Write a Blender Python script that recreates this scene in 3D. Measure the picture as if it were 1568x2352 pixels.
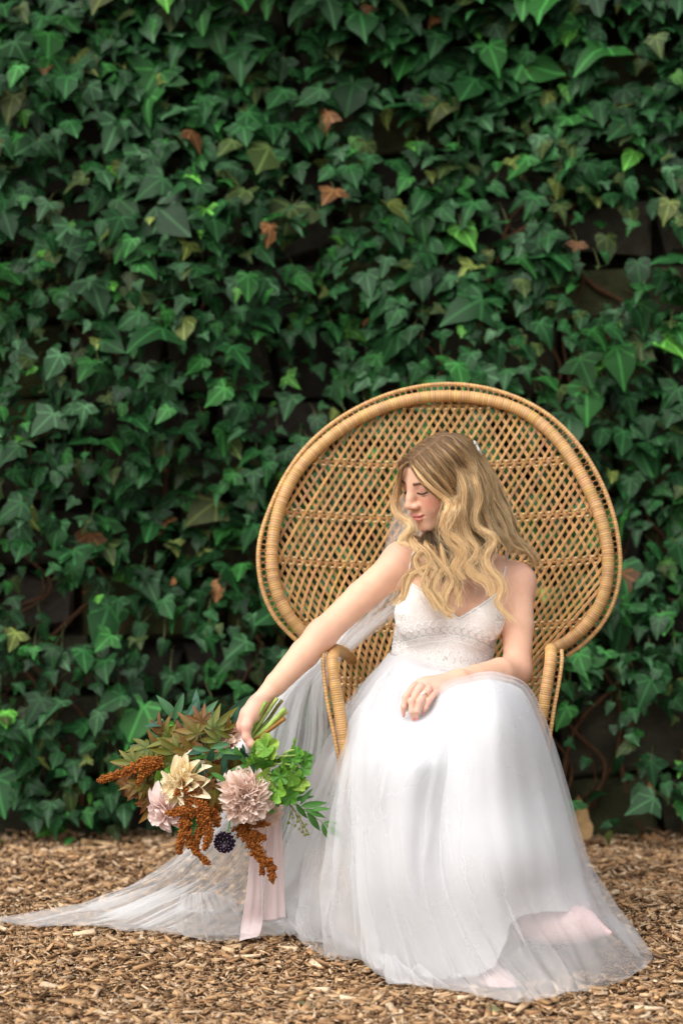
import bpy, math, random
import numpy as np
from mathutils import Vector, Matrix, Euler, Quaternion

random.seed(7)
rng = np.random.default_rng(7)
R = math.radians
PI = math.pi
scene = bpy.context.scene
COL = scene.collection
for o in list(bpy.data.objects):
    bpy.data.objects.remove(o)

# ------------------------------------------------------------------ camera, sky, sun, exposure
CAM_Y, CAM_Z, PITCH, FPX = -5.5, 1.40, math.atan(376 / 5553.0), 5553.0
cam_data = bpy.data.cameras.new('camera')
cam = bpy.data.objects.new('camera', cam_data)
COL.objects.link(cam)
cam.location = (0, CAM_Y, CAM_Z)
cam.rotation_euler = (PI / 2 - PITCH, 0, 0)
cam_data.sensor_fit = 'VERTICAL'
cam_data.sensor_height = 36
cam_data.sensor_width = 24
cam_data.lens = 85
cam_data.clip_end = 500
cam_data.dof.use_dof = True
cam_data.dof.focus_distance = 5.58
cam_data.dof.aperture_fstop = 2.0
scene.camera = cam

SUN_EL, SUN_AZ = R(53), R(222)          # azimuth clockwise from +y: behind the camera, a little to its left
world = bpy.data.worlds.new('World')
scene.world = world
world.use_nodes = True
wn, wl = world.node_tree.nodes, world.node_tree.links
wn.clear()
sky = wn.new('ShaderNodeTexSky')
sky.sky_type = 'NISHITA'
sky.sun_disc = False
sky.sun_elevation = SUN_EL
sky.sun_rotation = SUN_AZ
sky.air_density = 1.0
sky.dust_density = 4.0
sky.ozone_density = 1.0
hsv = wn.new('ShaderNodeHueSaturation')
hsv.inputs['Saturation'].default_value = 0.30      # overcast: the whole sky is nearly grey
bg = wn.new('ShaderNodeBackground')
bg.inputs['Strength'].default_value = 0.13
wo = wn.new('ShaderNodeOutputWorld')
wl.new(sky.outputs[0], hsv.inputs['Color'])
wl.new(hsv.outputs[0], bg.inputs[0])
wl.new(bg.outputs[0], wo.inputs[0])

sun_data = bpy.data.lights.new('sun', 'SUN')
sun_data.energy = 1.3
sun_data.angle = R(85)
sun_data.color = (1.0, 0.975, 0.945)
sun = bpy.data.objects.new('sun', sun_data)
COL.objects.link(sun)
sun_dir = Vector((math.sin(SUN_AZ) * math.cos(SUN_EL), math.cos(SUN_AZ) * math.cos(SUN_EL), math.sin(SUN_EL)))
sun.rotation_euler = sun_dir.to_track_quat('Z', 'Y').to_euler()
sun.location = (-2, -4, 6)

scene.view_settings.view_transform = 'Standard'
scene.view_settings.look = 'None'
scene.view_settings.gamma = 1.0
scene.view_settings.exposure = 0.74
scene.view_settings.use_curve_mapping = False
cy = scene.cycles
cy.use_denoising = True
try:
    cy.denoiser = 'OPENIMAGEDENOISE'
except Exception:
    pass
cy.max_bounces = 8
cy.diffuse_bounces = 4
cy.glossy_bounces = 3
cy.transmission_bounces = 6
cy.transparent_max_bounces = 24
cy.caustics_reflective = False
cy.caustics_refractive = False

# ------------------------------------------------------------------ helpers
_fwd = np.array([0, math.cos(PITCH), -math.sin(PITCH)])
_up = np.array([0, math.sin(PITCH), math.cos(PITCH)])
_cam = np.array([0, CAM_Y, CAM_Z])


def W(u, v, y):
    """the point at depth y that the photograph shows at (u, v) of a 1568 x 2352 picture: used once, to survey positions"""
    d = _fwd * FPX + np.array([1.0, 0, 0]) * (u - 784.0) - _up * (v - 1176.0)
    return _cam + d * ((y - CAM_Y) / d[1])


def G(u, v, z=0.0):
    d = _fwd * FPX + np.array([1.0, 0, 0]) * (u - 784.0) - _up * (v - 1176.0)
    return _cam + d * ((z - CAM_Z) / d[2])


def proj(p):
    q = np.asarray(p, float) - _cam
    w = q @ _fwd
    return np.stack([784 + FPX * q[..., 0] / w, 1176 - FPX * (q @ _up) / w], -1)


def new_mesh(name, verts, faces, cols=None, smooth=True, uvs=None):
    me = bpy.data.meshes.new(name)
    verts = np.asarray(verts, np.float32)
    if isinstance(faces, np.ndarray):
        nf, k = faces.shape
        me.vertices.add(len(verts))
        me.vertices.foreach_set('co', verts.ravel())
        me.loops.add(nf * k)
        me.loops.foreach_set('vertex_index', faces.astype(np.int32).ravel())
        me.polygons.add(nf)
        me.polygons.foreach_set('loop_start', np.arange(0, nf * k, k, dtype=np.int32))
        me.polygons.foreach_set('loop_total', np.full(nf, k, np.int32))
        me.update(calc_edges=True)
    else:
        me.from_pydata([tuple(map(float, v)) for v in verts], [], faces)
    if smooth:
        me.polygons.foreach_set('use_smooth', np.ones(len(me.polygons), bool))
    if cols is not None:
        at = me.color_attributes.new('Col', 'FLOAT_COLOR', 'POINT')
        c = np.ones((len(verts), 4), np.float32)
        c[:, :3] = np.asarray(cols, np.float32)
        at.data.foreach_set('color', c.ravel())
    me.update()
    return me


def obj(name, me, mat=None, parent=None, loc=None):
    o = bpy.data.objects.new(name, me)
    COL.objects.link(o)
    if mat is not None and me is not None and not me.materials:
        me.materials.append(mat)
    if parent is not None:
        o.parent = parent
    if loc is not None:
        o.location = loc
    return o


def empty(name, label, cat, loc=(0, 0, 0), group=None):
    o = bpy.data.objects.new(name, None)
    o.empty_display_size = 0.1
    COL.objects.link(o)
    o.location = loc
    return tag(o, label, cat, group)


def tag(o, label=None, cat=None, group=None, kind=None):
    if label: o['label'] = label
    if cat: o['category'] = cat
    if group: o['group'] = group
    if kind: o['kind'] = kind
    return o


def part(name, me, mat, parent, label=None):
    """a part given in world coordinates, parented to a thing that may stand elsewhere"""
    o = obj(name, me, mat, parent)
    o.matrix_parent_inverse = Matrix.Translation(-Vector(world_loc(parent)))
    if label: o['label'] = label
    return o


def world_loc(o):
    l = Vector(o.location)
    # parts made by part() sit at the origin of the world
    if o.parent is not None:
        return Vector((0, 0, 0))
    return l


def join(parts):
    """parts: list of (verts, faces[, cols]) -> one verts/faces/cols"""
    V, F, C, n = [], [], [], 0
    for p in parts:
        v = np.asarray(p[0], float)
        V.append(v)
        F.extend([tuple(i + n for i in f) for f in p[1]])
        if len(p) > 2:
            c = np.asarray(p[2], float)
            C.append(np.broadcast_to(c, v.shape) if c.ndim == 1 else c)
        n += len(v)
    return np.concatenate(V), F, (np.concatenate(C) if C else None)


def frames(pts):
    """parallel transport frames along a polyline"""
    pts = np.asarray(pts, float)
    t = np.gradient(pts, axis=0)
    t /= np.linalg.norm(t, axis=1, keepdims=True) + 1e-12
    a = np.array([0, 0, 1.0]) if abs(t[0][2]) < 0.9 else np.array([0, 1.0, 0])
    n = np.cross(t[0], a); n /= np.linalg.norm(n)
    N = [n]
    for i in range(1, len(pts)):
        n = N[-1] - t[i] * np.dot(N[-1], t[i])
        n /= np.linalg.norm(n) + 1e-12
        N.append(n)
    N = np.array(N)
    B = np.cross(t, N)
    return t, N, B


def tube(pts, rad, sides=8, caps=True, closed=False):
    pts = np.asarray(pts, float)
    n = len(pts)
    rad = np.broadcast_to(np.asarray(rad, float), (n,)) if np.ndim(rad) < 2 else rad
    t, N, B = frames(pts)
    a = np.arange(sides) * 2 * PI / sides
    V = pts[:, None, :] + rad[:, None, None] * (np.cos(a)[None, :, None] * N[:, None, :] + np.sin(a)[None, :, None] * B[:, None, :])
    V = V.reshape(-1, 3)
    F = []
    m = n if closed else n - 1
    for i in range(m):
        j = (i + 1) % n
        for k in range(sides):
            l = (k + 1) % sides
            F.append((i * sides + k, i * sides + l, j * sides + l, j * sides + k))
    if caps and not closed:
        F.append(tuple(range(sides))[::-1])
        F.append(tuple((n - 1) * sides + k for k in range(sides)))
    return V, F


def catmull(P, n):
    """n points along a Catmull-Rom spline through P (chord-length parameter)"""
    P = np.asarray(P, float)
    if len(P) == 2:
        return P[0] + (P[1] - P[0]) * np.linspace(0, 1, n)[:, None]
    d = np.maximum(np.linalg.norm(np.diff(P[:, :3], axis=0), axis=1), 1e-9) ** 0.7
    s = np.concatenate([[0], np.cumsum(d)])
    x = np.linspace(0, s[-1], n)
    return interp_cr(s, P, x)


def interp_cr(s, P, x):
    s = np.asarray(s, float); P = np.asarray(P, float)
    m = np.zeros_like(P)
    dp = np.diff(P, axis=0) / np.diff(s)[:, None]
    m[1:-1] = (dp[1:] * np.diff(s)[:-1, None] + dp[:-1] * np.diff(s)[1:, None]) / (s[2:] - s[:-2])[:, None]
    m[0], m[-1] = dp[0], dp[-1]
    i = np.clip(np.searchsorted(s, x, side='right') - 1, 0, len(s) - 2)
    h = (s[i + 1] - s[i])[:, None]
    t = ((x - s[i]) / (s[i + 1] - s[i]))[:, None]
    return ((2 * t ** 3 - 3 * t ** 2 + 1) * P[i] + (t ** 3 - 2 * t ** 2 + t) * h * m[i]
            + (-2 * t ** 3 + 3 * t ** 2) * P[i + 1] + (t ** 3 - t ** 2) * h * m[i + 1])


def grid_faces(nu, nv, wrap=False):
    F = []
    for i in range(nu - 1):
        for j in range(nv if wrap else nv - 1):
            k = (j + 1) % nv
            F.append((i * nv + j, i * nv + k, (i + 1) * nv + k, (i + 1) * nv + j))
    return F


def grid_faces_np(nu, nv):
    i, j = np.meshgrid(np.arange(nu - 1), np.arange(nv - 1), indexing='ij')
    a = i * nv + j
    return np.stack([a, a + 1, a + nv + 1, a + nv], -1).reshape(-1, 4)


def smooth_noise(n, rg, knots, amp=1.0):
    k = rg.normal(0, 1, knots + 3)
    x = np.linspace(0, knots, n)
    i = np.minimum(x.astype(int), knots - 1); t = x - i
    t = t * t * (3 - 2 * t)
    return amp * (k[i] * (1 - t) + k[i + 1] * t)


_perm = np.random.default_rng(3).random((64, 64))


def vnoise2(x, y):
    xi, yi = np.floor(x).astype(int), np.floor(y).astype(int)
    fx, fy = x - xi, y - yi
    fx = fx * fx * (3 - 2 * fx); fy = fy * fy * (3 - 2 * fy)
    g = lambda a, b: _perm[a % 64, b % 64]
    return (g(xi, yi) * (1 - fx) + g(xi + 1, yi) * fx) * (1 - fy) + (g(xi, yi + 1) * (1 - fx) + g(xi + 1, yi + 1) * fx) * fy


# ------------------------------------------------------------------ materials
def mat(name, col=(0.5, 0.5, 0.5), rough=0.6, vcol=False, spec=0.5, noise=None, bump=None, sss=0.0, sssr=(1, 0.35, 0.2),
        transl=0.0, transl_col=None, sheen=0.0, metal=0.0, alpha=None, aniso=0.0, stretch=None):
    """Principled material; noise=(scale, amount) mottles the colour, bump=(scale, strength, distance) gives fine relief"""
    m = bpy.data.materials.new(name)
    m.use_nodes = True
    N, L = m.node_tree.nodes, m.node_tree.links
    N.clear()
    out = N.new('ShaderNodeOutputMaterial')
    p = N.new('ShaderNodeBsdfPrincipled')
    p.inputs['Roughness'].default_value = rough
    p.inputs['Specular IOR Level'].default_value = spec
    p.inputs['Metallic'].default_value = metal
    tc = N.new('ShaderNodeTexCoord')
    vec = tc.outputs['Object']
    if stretch:
        mp = N.new('ShaderNodeMapping')
        mp.inputs['Scale'].default_value = stretch
        L.new(vec, mp.inputs['Vector']); vec = mp.outputs[0]
    if vcol:
        a = N.new('ShaderNodeVertexColor'); a.layer_name = 'Col'
        csock = a.outputs['Color']
    else:
        a = N.new('ShaderNodeRGB'); a.outputs[0].default_value = (*col, 1)
        csock = a.outputs[0]
    if noise:
        nz = N.new('ShaderNodeTexNoise')
        nz.inputs['Scale'].default_value = noise[0]
        nz.inputs['Detail'].default_value = 5
        nz.inputs['Roughness'].default_value = 0.65
        L.new(vec, nz.inputs['Vector'])
        mr = N.new('ShaderNodeMapRange')
        mr.inputs['From Min'].default_value = 0.25; mr.inputs['From Max'].default_value = 0.75
        mr.inputs['To Min'].default_value = 1 - noise[1]; mr.inputs['To Max'].default_value = 1 + noise[1]
        L.new(nz.outputs['Fac'], mr.inputs['Value'])
        mx = N.new('ShaderNodeVectorMath'); mx.operation = 'SCALE'
        L.new(csock, mx.inputs[0]); L.new(mr.outputs[0], mx.inputs['Scale'])
        csock = mx.outputs[0]
    L.new(csock, p.inputs['Base Color'])
    if sss:
        p.inputs['Subsurface Weight'].default_value = sss
        p.inputs['Subsurface Radius'].default_value = sssr
        p.inputs['Subsurface Scale'].default_value = 0.006
    if sheen:
        p.inputs['Sheen Weight'].default_value = sheen
    if aniso:
        p.inputs['Anisotropic'].default_value = aniso
    if bump:
        nb = N.new('ShaderNodeTexNoise')
        nb.inputs['Scale'].default_value = bump[0]
        nb.inputs['Detail'].default_value = 4
        L.new(vec, nb.inputs['Vector'])
        b = N.new('ShaderNodeBump')
        b.inputs['Strength'].default_value = bump[1]
        b.inputs['Distance'].default_value = bump[2] if len(bump) > 2 else 0.004
        L.new(nb.outputs['Fac'], b.inputs['Height'])
        L.new(b.outputs[0], p.inputs['Normal'])
    sh = p.outputs[0]
    if transl:
        t = N.new('ShaderNodeBsdfTranslucent')
        if transl_col: t.inputs[0].default_value = (*transl_col, 1)
        else: L.new(csock, t.inputs[0])
        ms = N.new('ShaderNodeMixShader'); ms.inputs[0].default_value = transl
        L.new(sh, ms.inputs[1]); L.new(t.outputs[0], ms.inputs[2]); sh = ms.outputs[0]
    if alpha is not None:
        tr = N.new('ShaderNodeBsdfTransparent')
        ms = N.new('ShaderNodeMixShader'); ms.inputs[0].default_value = alpha
        L.new(tr.outputs[0], ms.inputs[1]); L.new(sh, ms.inputs[2]); sh = ms.outputs[0]
    L.new(sh, out.inputs[0])
    return m
# ================================================================== ground
def wall_y(z):
    return 1.42 + 0.16 * z


M_soil = mat('mulch_soil', (0.10, 0.055, 0.028), 0.9, noise=(18, 0.5), bump=(40, 0.8, 0.03), spec=0.1)
nx, ny = 90, 70
gx = np.concatenate([[-60, -20, -6], np.linspace(-2.6, 2.6, nx), [6, 20, 60]])
gy = np.concatenate([[-60, -20, -5], np.linspace(-2.2, 1.8, ny), [6, 20, 60]])
X, Y = np.meshgrid(gx, gy, indexing='ij')


def ground_z(x, y):
    return 0.022 * (vnoise2(x * 4 + 9, y * 4 + 3) - 0.5) + 0.012 * (vnoise2(x * 11, y * 11) - 0.5)


Z = np.where((np.abs(X) < 2.7) & (np.abs(Y) < 2.3), ground_z(X, Y), -0.02)
ground = obj('ground', new_mesh('ground', np.stack([X, Y, Z], -1).reshape(-1, 3), grid_faces_np(len(gx), len(gy))), M_soil)
tag(ground, 'brown wood chip mulch covering the ground in front of the ivy wall', None, kind='structure')

M_chip = mat('wood_chip', vcol=True, rough=0.8, spec=0.2, noise=(60, 0.35), stretch=(1, 1, 1))
CHIP_C = np.array([(0.45, 0.275, 0.140), (0.54, 0.360, 0.205), (0.37, 0.215, 0.105), (0.28, 0.155, 0.075), (0.62, 0.46, 0.30),
                   (0.46, 0.32, 0.20), (0.17, 0.095, 0.048), (0.49, 0.295, 0.140)])
CHIP_P = np.array([.20, .16, .18, .12, .10, .12, .06, .06])
_box = np.array([(-1, -1, -1), (1, -1, -1), (1, 1, -1), (-1, 1, -1), (-1, -1, 1), (1, -1, 1), (1, 1, 1), (-1, 1, 1)], float) * 0.5
_boxf = np.array([(0, 3, 2, 1), (4, 5, 6, 7), (0, 1, 5, 4), (1, 2, 6, 5), (2, 3, 7, 6), (3, 0, 4, 7)])


def chip_shapes(n, rg, lo=0.014, hi=0.05):
    L = lo + (hi - lo) * rg.random(n) ** 1.8
    w = L * (0.10 + 0.38 * rg.random(n) ** 1.4)
    w = np.clip(w, 0.0025, 0.014)
    h = w * (0.2 + 0.4 * rg.random(n))
    V = _box[None] * np.stack([L, w, h], -1)[:, None, :]
    V = V + rg.normal(0, 1, V.shape) * np.stack([L * 0.07, w * 0.16, h * 0.25], -1)[:, None, :]
    # taper one end to a splinter
    tp = 0.35 + 0.65 * rg.random(n)
    V[:, [1, 2, 5, 6], 1] *= tp[:, None]
    V[..., 2] += 0.25 * (rg.random(n)[:, None] - 0.5) * V[..., 0] ** 2 / L[:, None] * 2
    return V


def rot_zyx(n, rg, tilt):
    yaw = rg.random(n) * 2 * PI
    pit = rg.normal(0, tilt, n)
    rol = rg.normal(0, tilt * 1.6, n)
    cy_, sy_, cp, sp, cr, sr = np.cos(yaw), np.sin(yaw), np.cos(pit), np.sin(pit), np.cos(rol), np.sin(rol)
    M = np.empty((n, 3, 3))
    M[:, 0, 0] = cy_ * cp; M[:, 0, 1] = cy_ * sp * sr - sy_ * cr; M[:, 0, 2] = cy_ * sp * cr + sy_ * sr
    M[:, 1, 0] = sy_ * cp; M[:, 1, 1] = sy_ * sp * sr + cy_ * cr; M[:, 1, 2] = sy_ * sp * cr - cy_ * sr
    M[:, 2, 0] = -sp; M[:, 2, 1] = cp * sr; M[:, 2, 2] = cp * cr
    return M


def chip_field(n, x0, x1, y0, y1, rg, lo, hi):
    x = x0 + (x1 - x0) * rg.random(n)
    y = y0 + (y1 - y0) * rg.random(n)
    V = chip_shapes(n, rg, lo, hi)
    V = np.einsum('nij,nkj->nki', rot_zyx(n, rg, 0.26), V)
    z = ground_z(x, y) + 0.002 + 0.015 * rg.random(n)
    V += np.stack([x, y, z], -1)[:, None, :]
    c = CHIP_C[rg.choice(len(CHIP_C), n, p=CHIP_P)] * (0.8 + 0.45 * rg.random(n))[:, None]
    return V, np.repeat(c[:, None, :], 8, 1)


rg = np.random.default_rng(11)
Vs, Cs = [], []
for a in ((36000, -1.5, 1.5, -0.75, 0.3, 0.005, 0.033), (28000, -1.5, 1.5, 0.3, 1.5, 0.006, 0.036), (26000, -1.4, 1.4, -0.75, 1.4, 0.003, 0.014), (9000, -2.5, 2.5, -2.0, -0.7, 0.02, 0.06),
          (5000, -2.5, -1.4, -0.7, 1.6, 0.02, 0.06), (5000, 1.4, 2.5, -0.7, 1.6, 0.02, 0.06)):
    v, c = chip_field(*a[:5], rg, *a[5:])
    Vs.append(v); Cs.append(c)
Vc = np.concatenate(Vs); Cc = np.concatenate(Cs)
Fc = (np.arange(len(Vc))[:, None, None] * 8 + _boxf[None]).reshape(-1, 4)
chips = obj('wood_chips', new_mesh('wood_chips', Vc.reshape(-1, 3), Fc, Cc.reshape(-1, 3), smooth=False), M_chip, ground)
chips['kind'] = 'stuff'
# the 300 largest chips in the foreground, each a piece of its own
shapes = chip_shapes(14, np.random.default_rng(5), 0.034, 0.056)
rg = np.random.default_rng(23)
chip_meshes = []
for k in range(14):
    for c in range(3):
        chip_meshes.append(new_mesh('wood_chip', shapes[k], _boxf, np.tile(CHIP_C[rg.choice(8, p=CHIP_P)] * (0.85 + .4 * rg.random()), (8, 1)), smooth=False))
        chip_meshes[-1].materials.append(M_chip)
for k in range(300):
    u = rg.uniform(-30, 1600); v = 2352 - 330 * rg.random() ** 1.6
    p = G(u, v)
    o = obj('wood_chip', chip_meshes[rg.integers(len(chip_meshes))], None, ground)
    o.location = (p[0], p[1], ground_z(p[0], p[1]) + 0.016)
    o.rotation_euler = (rg.normal(0, .25), rg.normal(0, .15), rg.uniform(0, 2 * PI))

# ================================================================== stone wall
M_stone = mat('mossy_stone', vcol=True, rough=0.9, noise=(9, 0.55), bump=(26, 0.7, 0.02), spec=0.2)
M_mortar = mat('wall_core', (0.022, 0.017, 0.012), 0.95, noise=(14, 0.4), bump=(30, 0.6, 0.02), spec=0.1)
wall = empty('stone_wall', 'old rough stone wall with mossy courses, mostly hidden under ivy', 'wall', (0, wall_y(0), 0))
cv = []
for z in (-0.2, 3.6):
    for x in (-3.2, 3.2):
        cv += [(x, wall_y(z) + 0.05, z), (x, wall_y(z) + 0.5, z)]
part('wall_core', new_mesh('wall_core', cv, [(0, 2, 6, 4), (1, 5, 7, 3), (0, 1, 3, 2), (4, 6, 7, 5), (0, 4, 5, 1), (2, 3, 7, 6)], smooth=False), M_mortar, wall)
rg = np.random.default_rng(4)
z = -0.06
while z < 3.5:
    h = rg.uniform(0.12, 0.24)
    x = -2.75 + rg.uniform(0, 0.3)
    while x < 2.6:
        w = rg.uniform(0.22, 0.52)
        d = rg.uniform(-0.03, 0.03)
        g = 0.012
        a = np.array([(x + g, z + g), (x + w - g, z + g), (x + w - g, z + h - g), (x + g, z + h - g)]) + rg.normal(0, 0.016, (4, 2))
        m = a.mean(0)
        V = []
        for s, dy in ((1.0, 0.10), (1.0, 0.012), (0.93, -0.018), (0.80, -0.03)):
            for k in range(4):
                q = m + (a[k] - m) * np.array([1 - (1 - s) * 0.5, s]) + rg.normal(0, 0.004, 2) * (dy < 0.05)
                V.append((q[0], wall_y(q[1]) + d + dy + rg.normal(0, 0.005), q[1]))
        F = [(12, 13, 14, 15)]
        for r_ in range(3):
            for k in range(4):
                l = (k + 1) % 4
                F.append((r_ * 4 + k, r_ * 4 + l, r_ * 4 + 4 + l, r_ * 4 + 4 + k))
        moss = rg.random() ** 1.4
        c = np.array((0.034, 0.028, 0.022)) * rg.uniform(0.5, 1.3) * (1 - moss * 0.7) + np.array((0.034, 0.040, 0.010)) * moss
        part('stone', new_mesh('stone', V, F, np.tile(c, (len(V), 1)), smooth=False), M_stone, wall)
        x += w
    z += h

# ================================================================== ivy
M_leaf = mat('ivy_leaf', vcol=True, rough=0.48, spec=0.17, noise=(45, 0.3), transl=0.10, bump=(90, 0.2, 0.003))
M_stem = mat('ivy_stem', (0.085, 0.042, 0.02), 0.85, noise=(40, 0.4), bump=(90, 0.5, 0.004), spec=0.2)
M_petiole = mat('ivy_petiole', (0.10, 0.12, 0.04), 0.6)


def add_veins(m):
    N, L = m.node_tree.nodes, m.node_tree.links
    p = next(n for n in N if n.type == 'BSDF_PRINCIPLED')
    src = p.inputs['Base Color'].links[0].from_socket
    at = N.new('ShaderNodeAttribute'); at.attribute_name = 'leafco'
    sx = N.new('ShaderNodeSeparateXYZ'); L.new(at.outputs['Vector'], sx.inputs[0])
    def mth(op, a, b=None):
        n = N.new('ShaderNodeMath'); n.operation = op
        for i_, q in enumerate((a, b)):
            if q is None: continue
            if isinstance(q, (int, float)): n.inputs[i_].default_value = q
            else: L.new(q, n.inputs[i_])
        return n.outputs[0]
    ang = mth('ARCTAN2', sx.outputs['X'], mth('MULTIPLY', sx.outputs['Y'], -1.0))
    k = mth('DIVIDE', ang, 0.86)
    fr = mth('ABSOLUTE', mth('SUBTRACT', k, mth('ROUND', k)))
    ln = N.new('ShaderNodeVectorMath'); ln.operation = 'LENGTH'; L.new(at.outputs['Vector'], ln.inputs[0])
    dist = mth('MULTIPLY', mth('MULTIPLY', fr, 0.86), ln.outputs['Value'])
    mr = N.new('ShaderNodeMapRange'); mr.interpolation_type = 'SMOOTHSTEP'
    mr.inputs['From Min'].default_value = 0.010; mr.inputs['From Max'].default_value = 0.045
    mr.inputs['To Min'].default_value = 2.3; mr.inputs['To Max'].default_value = 0.92
    L.new(dist, mr.inputs['Value'])
    sc = N.new('ShaderNodeVectorMath'); sc.operation = 'SCALE'
    L.new(src, sc.inputs[0]); L.new(mr.outputs[0], sc.inputs['Scale'])
    L.new(sc.outputs[0], p.inputs['Base Color'])


def set_leafco(me, co):
    a = me.attributes.new('leafco', 'FLOAT_VECTOR', 'POINT')
    c = np.zeros((len(co), 3), np.float32); c[:, :2] = np.asarray(co)[:, :2]
    a.data.foreach_set('vector', c.ravel())


add_veins(M_leaf)


def ivy_leaf(rg):
    """unit leaf: base at the origin, tip at -y, face to +z"""
    lw = rg.uniform(0.85, 1.25); sinus = rg.uniform(0.8, 1.3); bas = rg.uniform(0.7, 1.2)
    if rg.random() < .35:                 # older shoots carry plain heart-shaped leaves
        lw = rg.uniform(.68, .82); sinus = rg.uniform(1.25, 1.45); bas = rg.uniform(1.0, 1.4)
    R0 = [(0, 0), (0.10, 0.11 * bas), (0.25, 0.15 * bas), (0.40, 0.05), (0.60 * lw, -0.10), (0.45 * lw, -0.26),
          (0.27 * sinus, -0.38), (0.24 * sinus, -0.55), (0.11, -0.82), (0, -1.0)]
    mid = [(0, 0), (0, -0.22), (0, -0.46), (0, -0.72), (0, -1.0)]
    V = [(0, 0), (0, -0.22), (0, -0.46), (0, -0.72), (0, -1.0)]
    F = []
    for s in (1, -1):
        b = len(V)
        j = rg.normal(0, 0.02, (8, 2))
        for k in range(1, 9):
            V.append((s * (R0[k][0] + j[k - 1][0]), R0[k][1] + j[k - 1][1]))
        idx = [0] + list(range(b, b + 8)) + [4]
        T = [(1, idx[i], idx[i + 1]) for i in range(0, 6)] + [(1, idx[6], 2), (2, idx[6], idx[7]), (2, idx[7], 3), (3, idx[7], idx[8]), (3, idx[8], 4)]
        F += [t if s < 0 else t[::-1] for t in T]
    V = np.array(V)
    fold, droop, roll = rg.uniform(-0.05, 0.30), rg.uniform(0.05, 0.5), rg.uniform(-0.2, 0.5)
    x, y = V[:, 0], V[:, 1]
    zz = fold * np.abs(x) - droop * np.maximum(-y - 0.15, 0) ** 2 - roll * x ** 2 * 1.2 + 0.05 * np.sin(7 * x + rg.uniform(0, 6)) * np.cos(5 * y) + rg.normal(0, 0.012, len(V))
    V3 = np.stack([x, y, zz], -1)
    vein = np.ones(len(V)); vein[:5] = 1.1
    return V3, np.array(F), vein


rg = np.random.default_rng(99)
LEAVES = [ivy_leaf(rg) for _ in range(28)]


def leaf_colour(rg):
    t = rg.random()
    if t < 0.55: c = np.array((0.013, 0.057, 0.015))
    elif t < 0.76: c = np.array((0.030, 0.079, 0.032))
    elif t < 0.88: c = np.array((0.020, 0.092, 0.018))
    elif t < 0.945: c = np.array((0.038, 0.060, 0.016))
    elif t < 0.964: c = np.array((0.075, 0.24, 0.035))
    elif t < 0.990: c = np.array((0.10, 0.13, 0.03))
    else: c = np.array((0.17, 0.08, 0.03))
    return c * rg.uniform(0.4, 1.3)


# where the wall shows through in the photograph the ivy is thin
THIN = [(1330, 1740, 95, 120, .9), (1400, 1830, 60, 50, .6), (90, 1365, 75, 50, .8), (690, 880, 120, 65, .7), (760, 930, 60, 60, .6), (860, 190, 110, 45, .55), (1010, 770, 60, 40, .4),
        (690, 560, 60, 45, .7), (230, 470, 70, 35, .5), (120, 1560, 110, 30, .6), (430, 1480, 45, 80, .5), (640, 230, 50, 60, .4),
        (1340, 1860, 120, 50, .95), (1230, 780, 40, 50, .5), (470, 900, 40, 60, .4), (1500, 60, 90, 40, .4), (30, 1790, 40, 40, .6)]


def thin_at(u, v):
    t = 0.0
    for a, b, ra, rb, s in THIN:
        d = ((u - a) / ra) ** 2 + ((v - b) / rb) ** 2
        t = max(t, s * math.exp(-d ** 1.5 * 0.6))
    return t


ivy = empty('ivy', 'dark green ivy growing all over the stone wall', 'ivy', (0, wall_y(0) - 0.02, 0))
rg = np.random.default_rng(31)
cand = []
for k in range(15000):
    inside = k < 8700
    x = rg.uniform(-1.25, 1.25) if inside else rg.uniform(1.2, 2.5) * rg.choice((-1, 1))
    z = 0.02 + 3.2 * rg.random()
    layer = rg.random() ** 0.6
    if k >= 6400 and inside:      # the loose outer leaves that catch the light
        layer = 0.75 + 0.35 * rg.random()
    mound = vnoise2(np.array(x * 2.3 + 40), np.array(z * 2.3 + 7))
    dep = 0.02 + (0.10 + 0.27 * mound) * layer
    y = wall_y(z) - dep
    u, v = proj((x, y, z))
    if rg.random() < thin_at(u, v): continue
    if vnoise2(np.array(x * 6.5 + 11), np.array(z * 6.5 + 3)) > 0.79 and rg.random() < 0.75: continue
    big = 0.028 + 0.058 * rg.random() ** 2.0 + 0.016 * min(1.0, max(0, z - 1.2) / 1.2)
    if layer > .8 and rg.random() < .10: big *= 1.45
    size = big * (0.72 + 0.38 * layer)
    if z < 0.10 and rg.random() < 0.6: continue
    cand.append((x, y, z, size, layer))


def leaf_matrix(rg, layer):
    tilt = rg.normal(0.62, 0.30)                  # how far the face looks up to the sky
    if rg.random() < 0.14: tilt += 0.6
    roll = rg.normal(0, 0.55)
    yaw = rg.normal(0, 0.45)
    return (Matrix.Rotation(yaw, 3, 'Z') @ Matrix.Rotation(PI / 2 - tilt, 3, 'X') @ Matrix.Rotation(roll, 3, 'Z'))


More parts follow.
